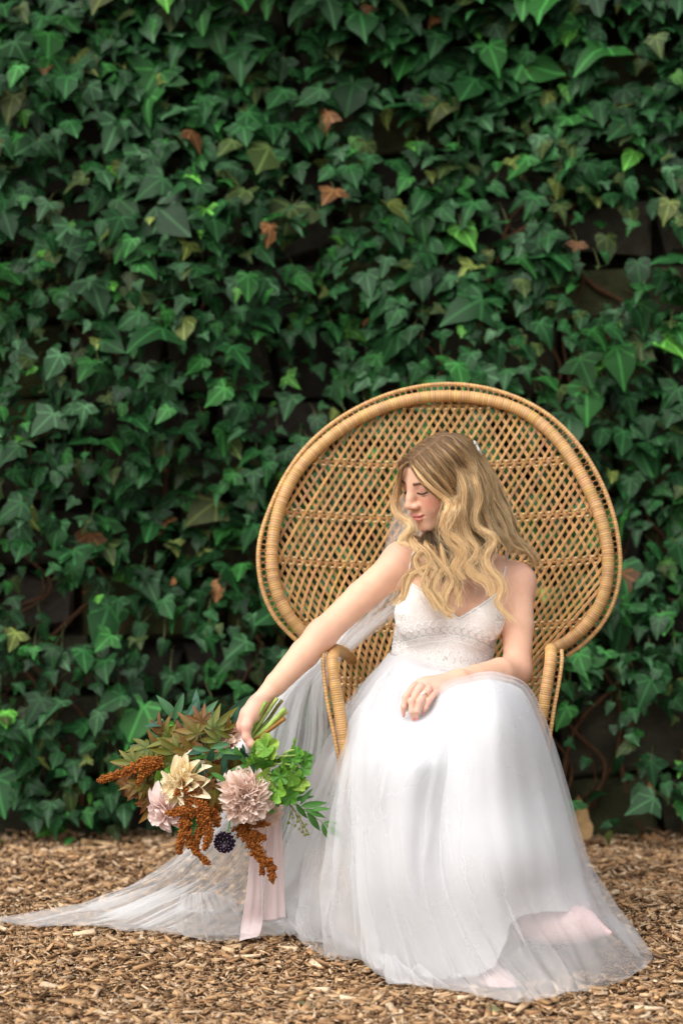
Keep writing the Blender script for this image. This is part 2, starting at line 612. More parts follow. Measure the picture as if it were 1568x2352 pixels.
order = sorted(range(len(cand)), key=lambda i: -(cand[i][3] * (1 if abs(cand[i][0]) < 1.05 and cand[i][2] < 2.5 and cand[i][4] > 0.8 else 0.2)))
single = set(order[:300])
rg = np.random.default_rng(77)
one_meshes = []
for k in range(84):
    V, F, vein = LEAVES[k % 28]
    while True:
        c = leaf_colour(rg)
        if c[0] < 0.12 or k % 12 == 0: break
    me = new_mesh('leaf', V, [tuple(map(int, f)) for f in F], c[None] * vein[:, None])
    me.materials.append(M_leaf)
    set_leafco(me, V)
    one_meshes.append(me)
PV, PF, PC, PL, n0 = [], [], [], [], 0
TV = []
wbase = Vector(ivy.location)
for i, (x, y, z, size, layer) in enumerate(cand):
    mx = leaf_matrix(rg, layer)
    if i in single:
        o = obj('leaf', one_meshes[rg.integers(len(one_meshes))], None, ivy)
        o.rotation_euler = mx.to_euler()
        o.scale = (size * rg.uniform(.9, 1.15),) + (size,) * 2
        o.location = Vector((x, y, z)) - wbase
    else:
        V, F, vein = LEAVES[rg.integers(28)]
        c = leaf_colour(rg)
        A = np.array(mx)
        PV.append((V * size) @ A.T + np.array([x, y, z]))
        PF.append(F + n0); n0 += len(V)
        PC.append(c[None] * vein[:, None]); PL.append(V)
    if layer > 0.7 and rg.random() < 0.35:
        b = np.array([x + rg.normal(0, .03), wall_y(z) - 0.01, z + rg.uniform(0.0, 0.07)])
        a = np.array([x, y, z])
        m_ = (a + b) / 2 + np.array([rg.normal(0, .01), -0.02, 0.02])
        TV.append(tube(catmull([a, m_, b], 5), 0.0014, 4, caps=False))
rest = part('leaves', new_mesh('leaves', np.concatenate(PV), np.concatenate(PF), np.concatenate(PC)), M_leaf, ivy)
rest['kind'] = 'stuff'
set_leafco(rest.data, np.concatenate(PL))
v, f, _ = join(TV)
o = part('petioles', new_mesh('petioles', v, f), M_petiole, ivy); o['kind'] = 'stuff'
# woody stems creeping up the stones
rg = np.random.default_rng(8)
for k in range(46):
    x0 = rg.uniform(-1.6, 1.6); z0 = rg.choice((0.0, rg.uniform(0, 1.6)))
    n = 9
    xs = x0 + np.cumsum(rg.normal(0, 0.075, n)); zs = z0 + np.cumsum(rg.uniform(0.05, 0.17, n)) - 0.08
    ys = wall_y(zs) - 0.05 - 0.02 * rg.random(n)
    if k < 26: ys -= 0.02
    pts = catmull(np.stack([xs, ys, zs], -1), 40)
    r0 = rg.uniform(0.003, 0.009)
    v, f = tube(pts, np.linspace(r0, r0 * 0.35, 40) * (1 + 0.2 * rg.normal(0, 1, 40)), 6)
    part('stem', new_mesh('stem', v, f), M_stem, ivy)

# ------------------------------------------------------------------ dry leaves on the ground
M_dry = mat('dry_leaf', vcol=True, rough=0.75, noise=(60, 0.25), spec=0.2, transl=0.1)


def dry_leaf_mesh(rg, length, width, col, curl):
    nu, nv = 9, 5
    V = []
    for i in range(nu):
        t = i / (nu - 1)
        w = width * math.sin(PI * min(1, t * 1.02 + 0.02)) ** 0.7
        for j in range(nv):
            s = (j / (nv - 1) - 0.5) * 2
            V.append((w / 2 * s * (1 + .08 * rg.normal()), length * (t - 0.5), curl * (s * s) * width * 0.5 + 0.25 * curl * math.sin(t * 4 + s) * width + rg.normal(0, .0015)))
    F = grid_faces(nu, nv)
    c = np.tile(np.array(col), (len(V), 1)) * rg.uniform(0.85, 1.1, (len(V), 1))
    V = np.array(V); n = len(V)
    V2 = np.concatenate([V, V - np.array([0, 0, 0.0012])])
    F2 = F + [tuple(i + n for i in f[::-1]) for f in F]
    return new_mesh('dry_leaf', V2, F2, np.tile(c, (2, 1)))


rg = np.random.default_rng(15)
DRY = [(1322, 1935, .17, .085, (0.46, 0.29, 0.13), (72, 8, 10), 'big tan oval dry leaf standing on edge beside the dress hem', .06),
       (225, 1953, .10, .05, (0.48, 0.33, 0.17), (10, 5, 80), 'pale tan dry leaf lying flat near the ivy on the far mulch', .012),
       (150, 1915, .075, .05, (0.42, 0.24, 0.10), (35, 20, 20), 'curled tan dry leaf propped at the foot of the ivy', .03),
       (1385, 1945, .11, .05, (0.42, 0.25, 0.12), (14, 5, 100), 'brown dry leaf on the mulch below the bare stones', .012),
       (1500, 1932, .08, .045, (0.40, 0.21, 0.09), (12, -10, 60), 'orange brown dry leaf at the far edge of the mulch under the ivy', .012),
       (700, 2328, .05, .03, (0.16, 0.15, 0.07), (5, 5, 40), 'small olive dead leaf on the near mulch in front of the skirt', .02),
       (1130, 2345, .05, .03, (0.2, 0.2, 0.09), (8, 5, 10), 'small green brown leaf at the very front of the mulch', .02)]
for u, v, l, w, c, r_, lab, dz in DRY:
    p = G(u, v)
    o = obj('dry_leaf', dry_leaf_mesh(rg, l, w, c, rg.uniform(0.15, 0.4)), M_dry)
    o.location = (p[0], p[1], ground_z(p[0], p[1]) + dz)
    o.rotation_euler = tuple(R(a) for a in r_)
    tag(o, lab, 'leaf', 'dry leaves fallen on the mulch')
M_twig = mat('twig', (0.16, 0.085, 0.045), 0.85, noise=(50, .4))
for (u0, v0, u1, v1, r0, lab) in ((1430, 2195, 1545, 2207, .004, 'thin brown twig lying on the mulch beyond the skirt corner'),
                                  (1475, 1900, 1560, 1935, .003, 'bent dark twig on the mulch below the ivy at the frame edge')):
    a, b = G(u0, v0, 0.025), G(u1, v1, 0.025)
    v, f = tube(catmull([a, (a + b) / 2 + np.array([0, .015, .006]), b], 12), np.linspace(r0, r0 * .5, 12), 6)
    tag(obj('twig', new_mesh('twig', v - a, f), M_twig, None, a), lab, 'twig', 'twigs on the mulch')
# ================================================================== peacock chair
M_cane = mat('rattan_cane', vcol=True, rough=0.45, spec=0.45, noise=(70, 0.22))
M_wrap = mat('rattan_wrap', vcol=True, rough=0.5, spec=0.4, noise=(55, 0.12))
XC = 0.238


def back_y(x, z):
    return 0.50 + 0.20 * (z - 0.6) - 0.38 * (x - XC) ** 2


def on_back(u, v, off=0.0):
    y = 0.55
    for _ in range(8):
        p = W(u, v, y)
        y = back_y(p[0], p[2]) + off
    return W(u, v, y)


chair = empty('peacock_chair', 'large round backed wicker peacock chair of honey coloured rattan under the seated bride', 'chair', (XC, 0.28, 0))
RIM_IN = [(703, 1463), (689, 1445), (669, 1421), (640, 1369), (626, 1311), (626, 1247), (646, 1154), (681, 1085), (739, 1021), (826, 960), (925, 922), (1012, 910),
          (1110, 917), (1203, 947), (1278, 1009), (1336, 1096), (1374, 1178), (1393, 1253), (1393, 1329), (1377, 1387), (1342, 1439), (1301, 1474), (1268, 1492)]
RIM_OUT = [(690, 1478), (678, 1468), (634, 1421), (608, 1369), (595, 1311), (596, 1247), (623, 1160), (675, 1062), (739, 992), (826, 934), (925, 896), (1030, 882),
           (1145, 899), (1243, 943), (1313, 1004), (1371, 1091), (1406, 1178), (1422, 1265), (1421, 1329), (1406, 1387), (1377, 1439), (1336, 1481), (1300, 1507)]
rim_in = np.array([on_back(u, v, -0.012) for u, v in RIM_IN])
rim_out = np.array([on_back(u, v, 0.004) for u, v in RIM_OUT])
rg = np.random.default_rng(50)
WR = np.array((0.63, 0.36, 0.140))


def wrapped(pts_ctrl, rad, pitch, sides=14, flat=1.0, depth=0.10, rg=rg):
    """a pole bound with flat cane: every turn of the binding is a ridge with its own shade"""
    L = np.linalg.norm(np.diff(pts_ctrl, axis=0), axis=1).sum()
    turns = int(L / pitch)
    n = turns * 3 + 1
    P = catmull(pts_ctrl, n)
    k = np.arange(n)
    turn = (k + 1) // 3
    jit = rg.normal(0, 0.02, turns + 2)
    r_ = np.interp(np.linspace(0, 1, n), np.linspace(0, 1, np.size(rad)), np.atleast_1d(rad)) * (1 + jit[turn] - depth * ((k % 3) == 1))
    V, F = tube(P, r_, sides)
    shade = rg.uniform(0.82, 1.12, turns + 2)
    band = np.interp(np.arange(turns + 2), np.linspace(0, turns + 2, 14), rg.uniform(0.85, 1.1, 14))
    hue = np.stack([np.ones(turns + 2), rg.uniform(0.95, 1.06, turns + 2), rg.uniform(0.85, 1.15, turns + 2)], -1)
    c = WR * (shade * band)[turn][:, None] * hue[turn]
    c = np.where(((k % 3) == 1)[:, None], c * 0.62, c)      # the joints between turns are darker
    return new_mesh('wrap', V, F, np.repeat(c, sides, 0))


back = part('backrest', wrapped(rim_in, 0.0155, 0.0062), M_wrap, chair)
part('outer_rim', wrapped(rim_out, 0.0058, 0.0075, 8, depth=0.07), M_wrap, back)


def ring_mesh(a, b, r, n=12, sides=4):
    t = np.arange(n) * 2 * PI / n
    v, f = tube(np.stack([a * np.cos(t), 0 * t, b * np.sin(t)], -1), r, sides, closed=True)
    return v, f


# lacing loops between the two rims
v, f = ring_mesh(0.0105, 0.0075, 0.0015)
loop_me = new_mesh('lacing_loop', v, f, np.tile(WR * np.array((.62, .52, .45)), (len(v), 1)))
loop_me.materials.append(M_cane)


def lacing(A, B, step, parent, nmax=400, inv=None):
    n0 = 400
    a, b = catmull(A, n0), catmull(B, n0)
    s = np.concatenate([[0], np.cumsum(np.linalg.norm(np.diff(b, axis=0), axis=1))])
    m = int(s[-1] / step)
    for k in range(m):
        i = int(np.searchsorted(s, (k + .5) * step))
        i = min(i, n0 - 2)
        j = int(np.argmin(((a - b[i]) ** 2).sum(1)))
        d = b[i] - a[j]
        gap = np.linalg.norm(d)
        X_ = Vector(b[i + 1] - b[i]).normalized()
        Z_ = Vector(d).normalized()
        Y_ = Z_.cross(X_).normalized(); Z_ = X_.cross(Y_).normalized()
        o = obj('lacing_loop', loop_me, None, parent)
        o.matrix_parent_inverse = Matrix.Translation(-Vector(world_loc(parent)))
        rad_in = 0.0145
        c = a[j] + d / gap * (rad_in + max(gap - rad_in - 0.004, 0.006) / 2)
        mm = Matrix((X_, Y_, Z_)).transposed().to_4x4()
        o.matrix_basis = Matrix.Translation(Vector(c)) @ mm @ Matrix.Diagonal((step / 0.021 * .95, 1, max(gap - rad_in - 0.003, 0.006) / 0.0165, 1))


lacing(rim_in, rim_out, 0.0165, back)

# woven back: two families of diagonal canes, bound by curved cross bands
cen_z = 1.0
poly = np.array([[p[0], p[2]] for p in rim_in[1:-1]] + [[W(u, v, .5)[0], W(u, v, .5)[2]] for u, v in ((1268, 1500), (1238, 1620), (1215, 1760), (815, 1760), (790, 1620), (712, 1475))])


def inside(x, z):
    c = np.zeros(x.shape, bool)
    j = len(poly) - 1
    for i in range(len(poly)):
        xi, zi = poly[i]; xj, zj = poly[j]
        with np.errstate(divide='ignore', invalid='ignore'):
            t = (xj - xi) * (z - zi) / (zj - zi) + xi
        c ^= ((zi > z) != (zj > z)) & (x < t)
        j = i
    return c


def warp(xi, eta):
    s = 0.50 + 0.50 / (1 + np.exp(-(eta - 0.62) / 0.10))
    x = xi * s
    z = eta + 0.16 * x * x
    return x + XC, z


PIT, CT = 0.0215, 0.64
rg = np.random.default_rng(51)
CC = np.array((0.60, 0.335, 0.125))
ncane = 0
for fam in (1, -1):
    for i in range(-60, 61):
        eta = np.linspace(0.30, 1.42, 160)
        a0 = (i + (0.5 if fam < 0 else 0)) * PIT + rg.normal(0, 0.0012)
        xi = a0 + fam * (eta - 0.86) * CT
        x, z = warp(xi, eta)
        m = inside(x, z)
        if m.sum() < 5: continue
        idx = np.where(m)[0]
        runs = np.split(idx, np.where(np.diff(idx) > 1)[0] + 1)
        r_ = max(runs, key=len)
        if len(r_) < 5: continue
        sel = np.unique(np.linspace(r_[0], r_[-1], max(4, len(r_) // 7)).astype(int))
        y = back_y(x[sel], z[sel]) + (-0.0025 if fam > 0 else 0.0015)
        P = np.stack([x[sel], y, z[sel]], -1)
        if len(P) < 2: continue
        rc_ = (0.00155 if fam > 0 else 0.00155) * rg.uniform(.9, 1.1)
        T_ = np.gradient(P, axis=0); off_ = np.stack([T_[:, 2], 0 * T_[:, 0], -T_[:, 0]], -1)
        off_ = off_ / (np.linalg.norm(off_, axis=1, keepdims=True) + 1e-9) * (rc_ * 1.2)
        v, f, _ = join([tube(P + off_, rc_, 6), tube(P - off_, rc_, 6)])       # each strand is a pair of thin canes
        c = CC * rg.uniform(0.75, 1.2) * np.array([1, rg.uniform(.93, 1.07), rg.uniform(.8, 1.2)]) * (1.05 if fam > 0 else 0.98)
        part('cane', new_mesh('cane', v, f, np.tile(c, (len(v), 1))), M_cane, back)
# cross bands and their pale ties
TIES = []
v0 = np.array([(1, 0, 0), (-1, 0, 0), (0, 1, 0), (0, -1, 0), (0, 0, 1), (0, 0, -1)], float) * np.array([0.0048, 0.003, 0.0034])
f0 = [(0, 2, 4), (2, 1, 4), (1, 3, 4), (3, 0, 4), (2, 0, 5), (1, 2, 5), (3, 1, 5), (0, 3, 5)]
for ec in (1.245, 1.093, 0.955, 0.835, 0.685, 0.560):
    k0 = round((ec - 0.86) * 2 * CT / PIT)
    xi = np.linspace(-0.7, 0.7, 120)
    ec2 = 0.86 + (k0 + 0.5) * PIT / (2 * CT)
    x, z = warp(xi, np.full_like(xi, ec2))
    m = inside(x, z)
    P = np.stack([x, back_y(x, z) + 0.010, z], -1)[m][::2]
    v, f = tube(P, 0.0042, 6)
    part('cross_band', new_mesh('cross_band', v, f, np.tile(CC * 0.95, (len(v), 1))), M_cane, back)
    for kk in (k0, k0 + 1):
        e = 0.86 + kk * PIT / (2 * CT)
        for q in range(-70, 70):
            xx, zz = warp(np.array([(q + (0.25 if kk % 2 else 0.75) - 0.25) * PIT + 0.25 * PIT]), np.array([e]))
            if not inside(xx, zz)[0]: continue
            TIES.append((v0 * rg.uniform(.9, 1.15) + np.array([xx[0], back_y(xx[0], zz[0]) - 0.0075, zz[0]]), f0))
v, f, _ = join(TIES)
o = part('ties', new_mesh('ties', v, f, np.tile((0.72, 0.52, 0.27), (len(v), 1))), M_cane, back); o['kind'] = 'stuff'

# arms with bound front posts and laced edges
for side in (-1, 1):
    if side < 0:
        ctrl = [W(806, 1512, .47), W(792, 1500, .36), W(778, 1494, .24), W(766, 1498, .13), W(763, 1520, .085), W(768, 1560, .07), W(779, 1630, .06), W(790, 1700, .055), W(806, 1790, .06), W(810, 1900, .07), W(796, 2040, .06)]
        edge = [W(744, 1496, .10), W(742, 1512, .09), W(745, 1560, .08), W(754, 1625, .07), W(768, 1692, .06), W(783, 1780, .065), W(787, 1900, .075), W(772, 2040, .06)]
    else:
        ctrl = [W(1256, 1512, .47), W(1260, 1500, .36), W(1262, 1493, .24), W(1264, 1497, .13), W(1263, 1520, .085), W(1257, 1560, .07), W(1246, 1630, .06), W(1236, 1700, .055), W(1222, 1790, .06), W(1220, 1900, .07), W(1234, 2040, .06)]
        edge = [W(1289, 1492, .10), W(1290, 1512, .09), W(1284, 1560, .08), W(1272, 1625, .07), W(1262, 1692, .06), W(1248, 1780, .065), W(1246, 1900, .075), W(1260, 2040, .06)]
    ctrl, edge = np.array(ctrl), np.array(edge)
    arm = part('armrest', wrapped(ctrl, 0.0140, 0.0056, 14), M_wrap, chair)
    part('edge_cane', wrapped(edge, 0.0048, 0.0085, 8, depth=0.07), M_wrap, arm)
    lacing(ctrl[3:], edge, 0.0165, arm)
# seat and drum base
t = np.arange(40) * 2 * PI / 40
SEAT = np.array([XC, 0.28, 0.40])
V = []
for r_, dz in ((0.0, 0.0), (0.08, -0.002), (0.16, -0.002), (0.245, 0.004), (0.262, -0.006), (0.262, -0.03), (0.245, -0.04)):
    V.append(np.stack([XC + r_ * np.cos(t), 0.28 + r_ * 0.95 * np.sin(t), 0.40 + dz + 0 * t], -1))
V = np.concatenate(V)
part('seat', new_mesh('seat', V, grid_faces(7, 40, True), np.tile(CC, (len(V), 1))), M_wrap, chair)
base_r = lambda z: 0.195 + 0.35 * (z - 0.2) ** 2 / 0.04 * 0.17
base = None
ring = lambda z, r_: np.stack([XC + r_ * np.cos(t), 0.28 + r_ * .95 * np.sin(t), z + 0 * t], -1)
for z, rr in ((0.018, 0.016), (0.2, 0.01), (0.355, 0.012)):
    v, f = tube(ring(z, base_r(z)), rr, 8, closed=True)
    o = part('base_ring', new_mesh('base_ring', v, f, np.tile(WR, (len(v), 1))), M_wrap, chair)
for fam in (1, -1):
    for k in range(26):
        zz = np.linspace(0.01, 0.37, 8)
        a = k * 2 * PI / 26 + fam * (zz - 0.19) * 2.2
        r_ = base_r(zz) + 0.004 * fam
        v, f = tube(np.stack([XC + r_ * np.cos(a), 0.28 + .95 * r_ * np.sin(a), zz], -1), 0.0035, 5)
        part('base_cane', new_mesh('base_cane', v, f, np.tile(CC * rg.uniform(.8, 1.15), (len(v), 1))), M_cane, chair)
# ================================================================== the bride's body: one continuous surface grown from a distance field
def smin(a, b, k):
    h = np.maximum(k - np.abs(a - b), 0) / k
    return np.minimum(a, b) - h * h * k * 0.25


class Field:
    def __init__(s):
        s.items = []          # (fn, centre, radius, op, k)

    def ell(s, c, r, k=0.02, rot=None, op='u'):
        c = np.asarray(c, np.float32); r = np.asarray(r, np.float32)
        Q = None if rot is None else np.asarray(rot, np.float32)

        def fn(p):
            q = p - c
            if Q is not None: q = q @ Q
            k0 = np.sqrt(((q / r) ** 2).sum(-1)) + 1e-9
            k1 = np.sqrt(((q / (r * r)) ** 2).sum(-1)) + 1e-9
            return k0 * (k0 - 1) / k1
        s.items.append((fn, c, float(r.max()), op, k)); return s

    def cone(s, a, b, ra, rb, k=0.02, op='u'):
        a = np.asarray(a, np.float32); b = np.asarray(b, np.float32)
        ba = b - a; L2 = float(ba @ ba)

        def fn(p):
            q = p - a
            t = np.clip((q @ ba) / L2, 0, 1)
            return np.sqrt(((q - t[..., None] * ba) ** 2).sum(-1)) - (ra + (rb - ra) * t)
        s.items.append((fn, (a + b) / 2, math.sqrt(L2) / 2 + max(ra, rb), op, k)); return s

    def chain(s, pts, rad, k=0.02, kin=0.006):
        P = [np.asarray(p, np.float32) for p in pts]
        f = Field()
        for i in range(len(P) - 1):
            f.cone(P[i], P[i + 1], rad[i], rad[i + 1], kin)
        c = np.mean(P, 0); r = max(np.linalg.norm(p - c) for p in P) + max(rad)
        s.items.append((lambda p: f(p), c, float(r), 'u', k)); return s

    def __call__(s, p, cc=None, margin=0.05):
        d = np.full(p.shape[:-1], 0.5, np.float32)
        for fn, c, r, op, k in s.items:
            if cc is not None:
                m = ((cc - c) ** 2).sum(-1) < (r + margin + k) ** 2
                if not m.any(): continue
                v = fn(p[m])
                if op == 'u': d[m] = smin(d[m], v, k)
                else: d[m] = -smin(-d[m], v, k)
            else:
                v = fn(p)
                d = smin(d, v, k) if op == 'u' else -smin(-d, v, k)
        return d


def polygonise(field, lo, hi, h):
    lo = np.asarray(lo, float); hi = np.asarray(hi, float)
    B = 8; H = B * h
    n = np.ceil((hi - lo) / H).astype(int)
    I = np.stack(np.meshgrid(*[np.arange(k) for k in n], indexing='ij'), -1).reshape(-1, 3)
    C = (lo + (I + 0.5) * H).astype(np.float32)
    d = field(C)
    I = I[np.abs(d) < H * 2.2]
    loc = np.stack(np.meshgrid(*[np.arange(B + 1)] * 3, indexing='ij'), -1).reshape(-1, 3)
    big = int(max(n) * B + 8)
    key = lambda a: (a[..., 0].astype(np.int64) * big + a[..., 1]) * big + a[..., 2]
    CK, CV, EK = [], [], []
    for s in range(0, len(I), 1200):
        Ib = I[s:s + 1200]
        gi = Ib[:, None, :] * B + loc[None]
        P = (lo + gi * h).astype(np.float32)
        cc = (lo + (Ib + 0.5) * H).astype(np.float32)
        D = field(P, cc, H).reshape(-1, B + 1, B + 1, B + 1)
        inn = D < 0
        # cells
        corner = [D[:, a:a + B, b:b + B, c:c + B] for a in (0, 1) for b in (0, 1) for c in (0, 1)]
        sg = sum((c < 0).astype(np.int8) for c in corner)
        cell = np.argwhere((sg > 0) & (sg < 8))
        if len(cell):
            cor = np.stack([c[tuple(cell.T)] for c in corner], -1)
            off = np.array([(a, b, c) for a in (0, 1) for b in (0, 1) for c in (0, 1)], float)
            acc = np.zeros((len(cell), 3)); cnt = np.zeros(len(cell))
            for i in range(8):
                for bit in (1, 2, 4):
                    j = i | bit
                    if j == i: continue
                    a, b = cor[:, i], cor[:, j]
                    m = (a < 0) != (b < 0)
                    t = np.where(m, a / np.where(m, a - b, 1), 0)
                    acc += np.where(m[:, None], off[i] + (off[j] - off[i]) * t[:, None], 0); cnt += m
            gc = Ib[cell[:, 0]] * B + cell[:, 1:]
            CK.append(key(gc + 1)); CV.append(lo + (gc + acc / cnt[:, None]) * h)
        for ax in range(3):
            sl0 = [slice(None)] + [slice(0, B)] * 3
            sl1 = list(sl0); sl1[ax + 1] = slice(1, B + 1)
            a, b = inn[tuple(sl0)], inn[tuple(sl1)]
            e = np.argwhere(a != b)
            if len(e):
                gc = Ib[e[:, 0]] * B + e[:, 1:]
                EK.append(np.concatenate([gc, np.full((len(e), 1), ax), a[tuple(e.T)][:, None].astype(int)], 1))
    CK = np.concatenate(CK); CV = np.concatenate(CV); E = np.concatenate(EK)
    o = np.argsort(CK); CK = CK[o]; CV = CV[o]
    F = []
    for ax in range(3):
        e = E[E[:, 3] == ax]
        g = e[:, :3] + 1
        d1 = np.zeros(3, int); d2 = np.zeros(3, int)
        d1[(ax + 1) % 3] = 1; d2[(ax + 2) % 3] = 1
        ks = [key(g - d1 - d2), key(g - d2), key(g), key(g - d1)]
        ix = [np.minimum(np.searchsorted(CK, k_), len(CK) - 1) for k_ in ks]
        ok = np.all([CK[i] == k_ for i, k_ in zip(ix, ks)], 0)
        q = np.stack(ix, -1)[ok]
        flip = e[ok, 4] == 0
        q[flip] = q[flip][:, ::-1]
        F.append(q)
    return CV, np.concatenate(F)


# ---- the head in its own frame: face to -y, eyes at z = 0
HEAD_YAW, HEAD_PITCH, HEAD_ROLL = R(-54), R(19), R(2)
Rh = np.array(Matrix.Rotation(HEAD_YAW, 3, 'Z') @ Matrix.Rotation(HEAD_ROLL, 3, 'Y') @ Matrix.Rotation(HEAD_PITCH, 3, 'X'))
nose_local = np.array([0, -0.1185, -0.0365])
HEAD_O = W(930, 1168, 0.125) - Rh @ nose_local
hw = lambda p: HEAD_O + Rh @ np.asarray(p, float)          # head -> world
hl = lambda P: (np.asarray(P) - HEAD_O) @ Rh               # world -> head

body = Field()
# torso
rr = np.array(Matrix.Rotation(R(6), 3, 'Y'))
body.ell(W(1030, 1398, .25), (.118, .088, .155), .03, rr)
body.ell(W(1012, 1515, .25), (.112, .082, .10), .05)
body.ell(W(1018, 1655, .23), (.165, .115, .11), .06)
shR, shL = W(921, 1292, .235), W(1187, 1338, .245)
body.cone(W(1050, 1325, .265), shR, .052, .040, .05)
body.cone(W(1050, 1325, .265), shL, .052, .038, .05)
nb = W(1052, 1300, .26)
nt = hw((0, 0.022, -0.075))
body.cone(nb, nt, .049, .046, .03)
body.cone(W(1046, 1255, .27), shR + np.array([.01, .01, .012]), .026, .020, .05)
body.cone(W(1060, 1262, .27), shL + np.array([-.01, .01, .010]), .026, .020, .05)
body.ell(W(966, 1412, .170), (.056, .050, .058), .035)
body.ell(W(1098, 1418, .170), (.056, .050, .058), .035)
# her right arm, reaching over the armrest to the bouquet
elR, wrR = W(738, 1458, .125), W(590, 1619, .035)
body.chain([shR, shR * .5 + elR * .5 + np.array([0, 0, .004]), elR], [.0415, .0375, .0330], .03)
body.chain([elR, elR * .72 + wrR * .28 + np.array([.002, 0, .001]), elR * .3 + wrR * .7, wrR], [.0335, .0345, .0260, .0185], .02)
body.ell(elR + np.array([-.004, .022, -.006]), (.016, .018, .016), .02)
# her left arm, resting in the lap
elL, wrL = W(1186, 1538, .150), W(1052, 1561, -.045)
body.chain([shL, shL * .5 + elL * .5 + np.array([.003, 0, 0]), elL], [.0385, .0360, .0320], .03)
body.chain([elL, elL * .7 + wrL * .3, elL * .3 + wrL * .7, wrL], [.0325, .0340, .0270, .0215], .02)
# left hand
HL = dict(index=[(952, 1573, -.117), (931, 1601, -.144), (927, 1624, -.150), (926.5, 1639, -.146)],
          middle=[(966, 1577, -.122), (945, 1611, -.152), (945, 1635, -.160), (948, 1649, -.155)],
          ring=[(984, 1582, -.120), (963, 1612, -.152), (957, 1634, -.160), (957, 1648, -.156)],
          pinky=[(1000, 1590, -.114), (984, 1609, -.140), (976, 1626, -.148), (971.5, 1636, -.144)])
palmL = [W(1032, 1565, -.052), W(985, 1578, -.090), W(966, 1580, -.092)]
body.ell(W(1000, 1575, -.092), (.040, .019, .013), .016, np.array(Matrix.Rotation(R(-18), 3, 'Z') @ Matrix.Rotation(R(18), 3, 'Y')))
body.cone(wrL, W(980, 1575, -.102), .019, .013, .014)
body.cone(wrL, W(1000, 1586, -.102), .018, .012, .014)
body.cone(wrL, W(962, 1572, -.098), .017, .012, .014)
FING = []
for nme, pts in HL.items():
    P = [W(*p) for p in pts]
    s = .88 if nme == 'pinky' else (.95 if nme == 'index' else 1.0)
    body.chain(P, [.0086 * s, .0076 * s, .0064 * s, .0053 * s], .0018, .004)
    FING.append((P[-2], P[-1], .0058 * s))
body.chain([W(1030, 1560, -.03), W(975, 1585, -.045), W(940, 1608, -.085), W(926, 1622, -.098)], [.012, .010, .0085, .007], .006, .006)
# right hand round the bouquet stems
body.chain([wrR, W(572, 1643, .022), W(559, 1668, .022)], [.0215, .0215, .0180], .014)
body.chain([W(580, 1640, .03), W(560, 1672, .045)], [.019, .015], .014)
HR = dict(index=[(549, 1670, .030), (541, 1687, .040), (552, 1708, .052), (574, 1719, .040)],
          middle=[(556, 1673, .046), (548, 1694, .060), (562, 1716, .064), (586, 1723, .044)],
          ring=[(566, 1673, .058), (560, 1697, .074), (576, 1714, .072), (596, 1716, .052)],
          pinky=[(576, 1670, .066), (574, 1692, .082), (590, 1705, .078), (606, 1706, .062)])
for nme, pts in HR.items():
    P = [W(*p) for p in pts]
    s = .86 if nme == 'pinky' else 1.0
    body.chain(P, [.0098 * s, .0086 * s, .0075 * s, .0064 * s], .004, .004)
thumb = [W(574, 1645, .012), W(566, 1668, -.004), W(566, 1693, -.010), W(577, 1709, -.014), W(585, 1716, -.014)]
body.chain(thumb, [.0150, .0135, .0098, .0088, .0068], .006, .006)
FING.append((thumb[-2], thumb[-1], .0072))
# thighs, shins and feet under the skirt
kneeA, footA = W(1118, 1650, -.18), W(1240, 2125, -.20)
kneeB, footB = W(975, 1775, -.16), W(1105, 2240, -.22)
body.chain([W(1075, 1665, .20), kneeA, footA], [.078, .056, .034], .04)
body.chain([W(955, 1680, .20), kneeB, footB], [.078, .054, .034], .04)
body.chain([footA, W(1320, 2128, -.232), W(1362, 2136, -.245)], [.032, .026, .010], .01)
body.chain([footB, W(1126, 2256, -.255), W(1144, 2266, -.28)], [.032, .026, .012], .01)
N_TORSO = len(body.items)
# head
HB = lambda c, r, k=.012, op='u', rot=None: body.ell(hw(c), r, k, Rh if rot is None else Rh @ rot, op)
HC = lambda a, b, ra, rb, k=.008, op='u': body.cone(hw(a), hw(b), ra, rb, k, op)
HB((0, 0.010, 0.026), (.069, .090, .068), .03)
HB((0, -0.030, -0.014), (.0590, .058, .080), .03)
for s in (-1, 1):
    HB((s * .040, -.050, -.024), (.023, .026, .022), .022)            # cheekbones
    HB((s * .030, -.058, -.050), (.023, .024, .026), .022)            # cheeks
    HC((s * .050, .004, -.052), (s * .014, -.070, -.096), .018, .014, .026)   # jaw
HB((0, -.074, -.0985), (.0165, .0150, .0125), .016)                     # chin
HB((0, -.068, -.066), (.027, .024, .025), .018)                       # muzzle
for s in (-1, 1):
    HB((s * .0270, -.0715, .0130), (.022, .010, .0090), .016)          # brows
    HB((s * .0315, -.0955, .000), (.0150, .0120, .0100), .012, 's')   # sockets
    HB((s * .0310, -.0705, -.0015), (.0155, .0145, .0130), .0045)       # lowered lids
HC((0, -.0795, .014), (0, -.0975, -.018), .0090, .0090, .014)          # bridge
HC((0, -.095, -.016), (0, -.1055, -.0345), .0084, .0102, .008)          # tip
for s in (-1, 1):
    HB((s * .0115, -.0955, -.0390), (.0085, .0105, .0078), .008)
    HB((s * .0066, -.1005, -.0475), (.0032, .0045, .0030), .003, 's')
HB((0, -.0935, -.0620), (.0195, .0075, .0050), .004)                  # upper lip
HB((0, -.0925, -.0722), (.0165, .0080, .0062), .004)                  # lower lip
for s in (-1, 1):
    HC((0, -.1020, -.0668), (s * .0225, -.0850, -.0650), .0014, .0012, .0028, 's')

TOP_Z = 0.60
bv1, bf1 = polygonise(body, (-.36, -.30, TOP_Z - 0.01), (.56, .46, 1.28), 0.0021)
bv2, bf2 = polygonise(body, (-.10, -.40, -.02), (.80, .46, TOP_Z), 0.006)
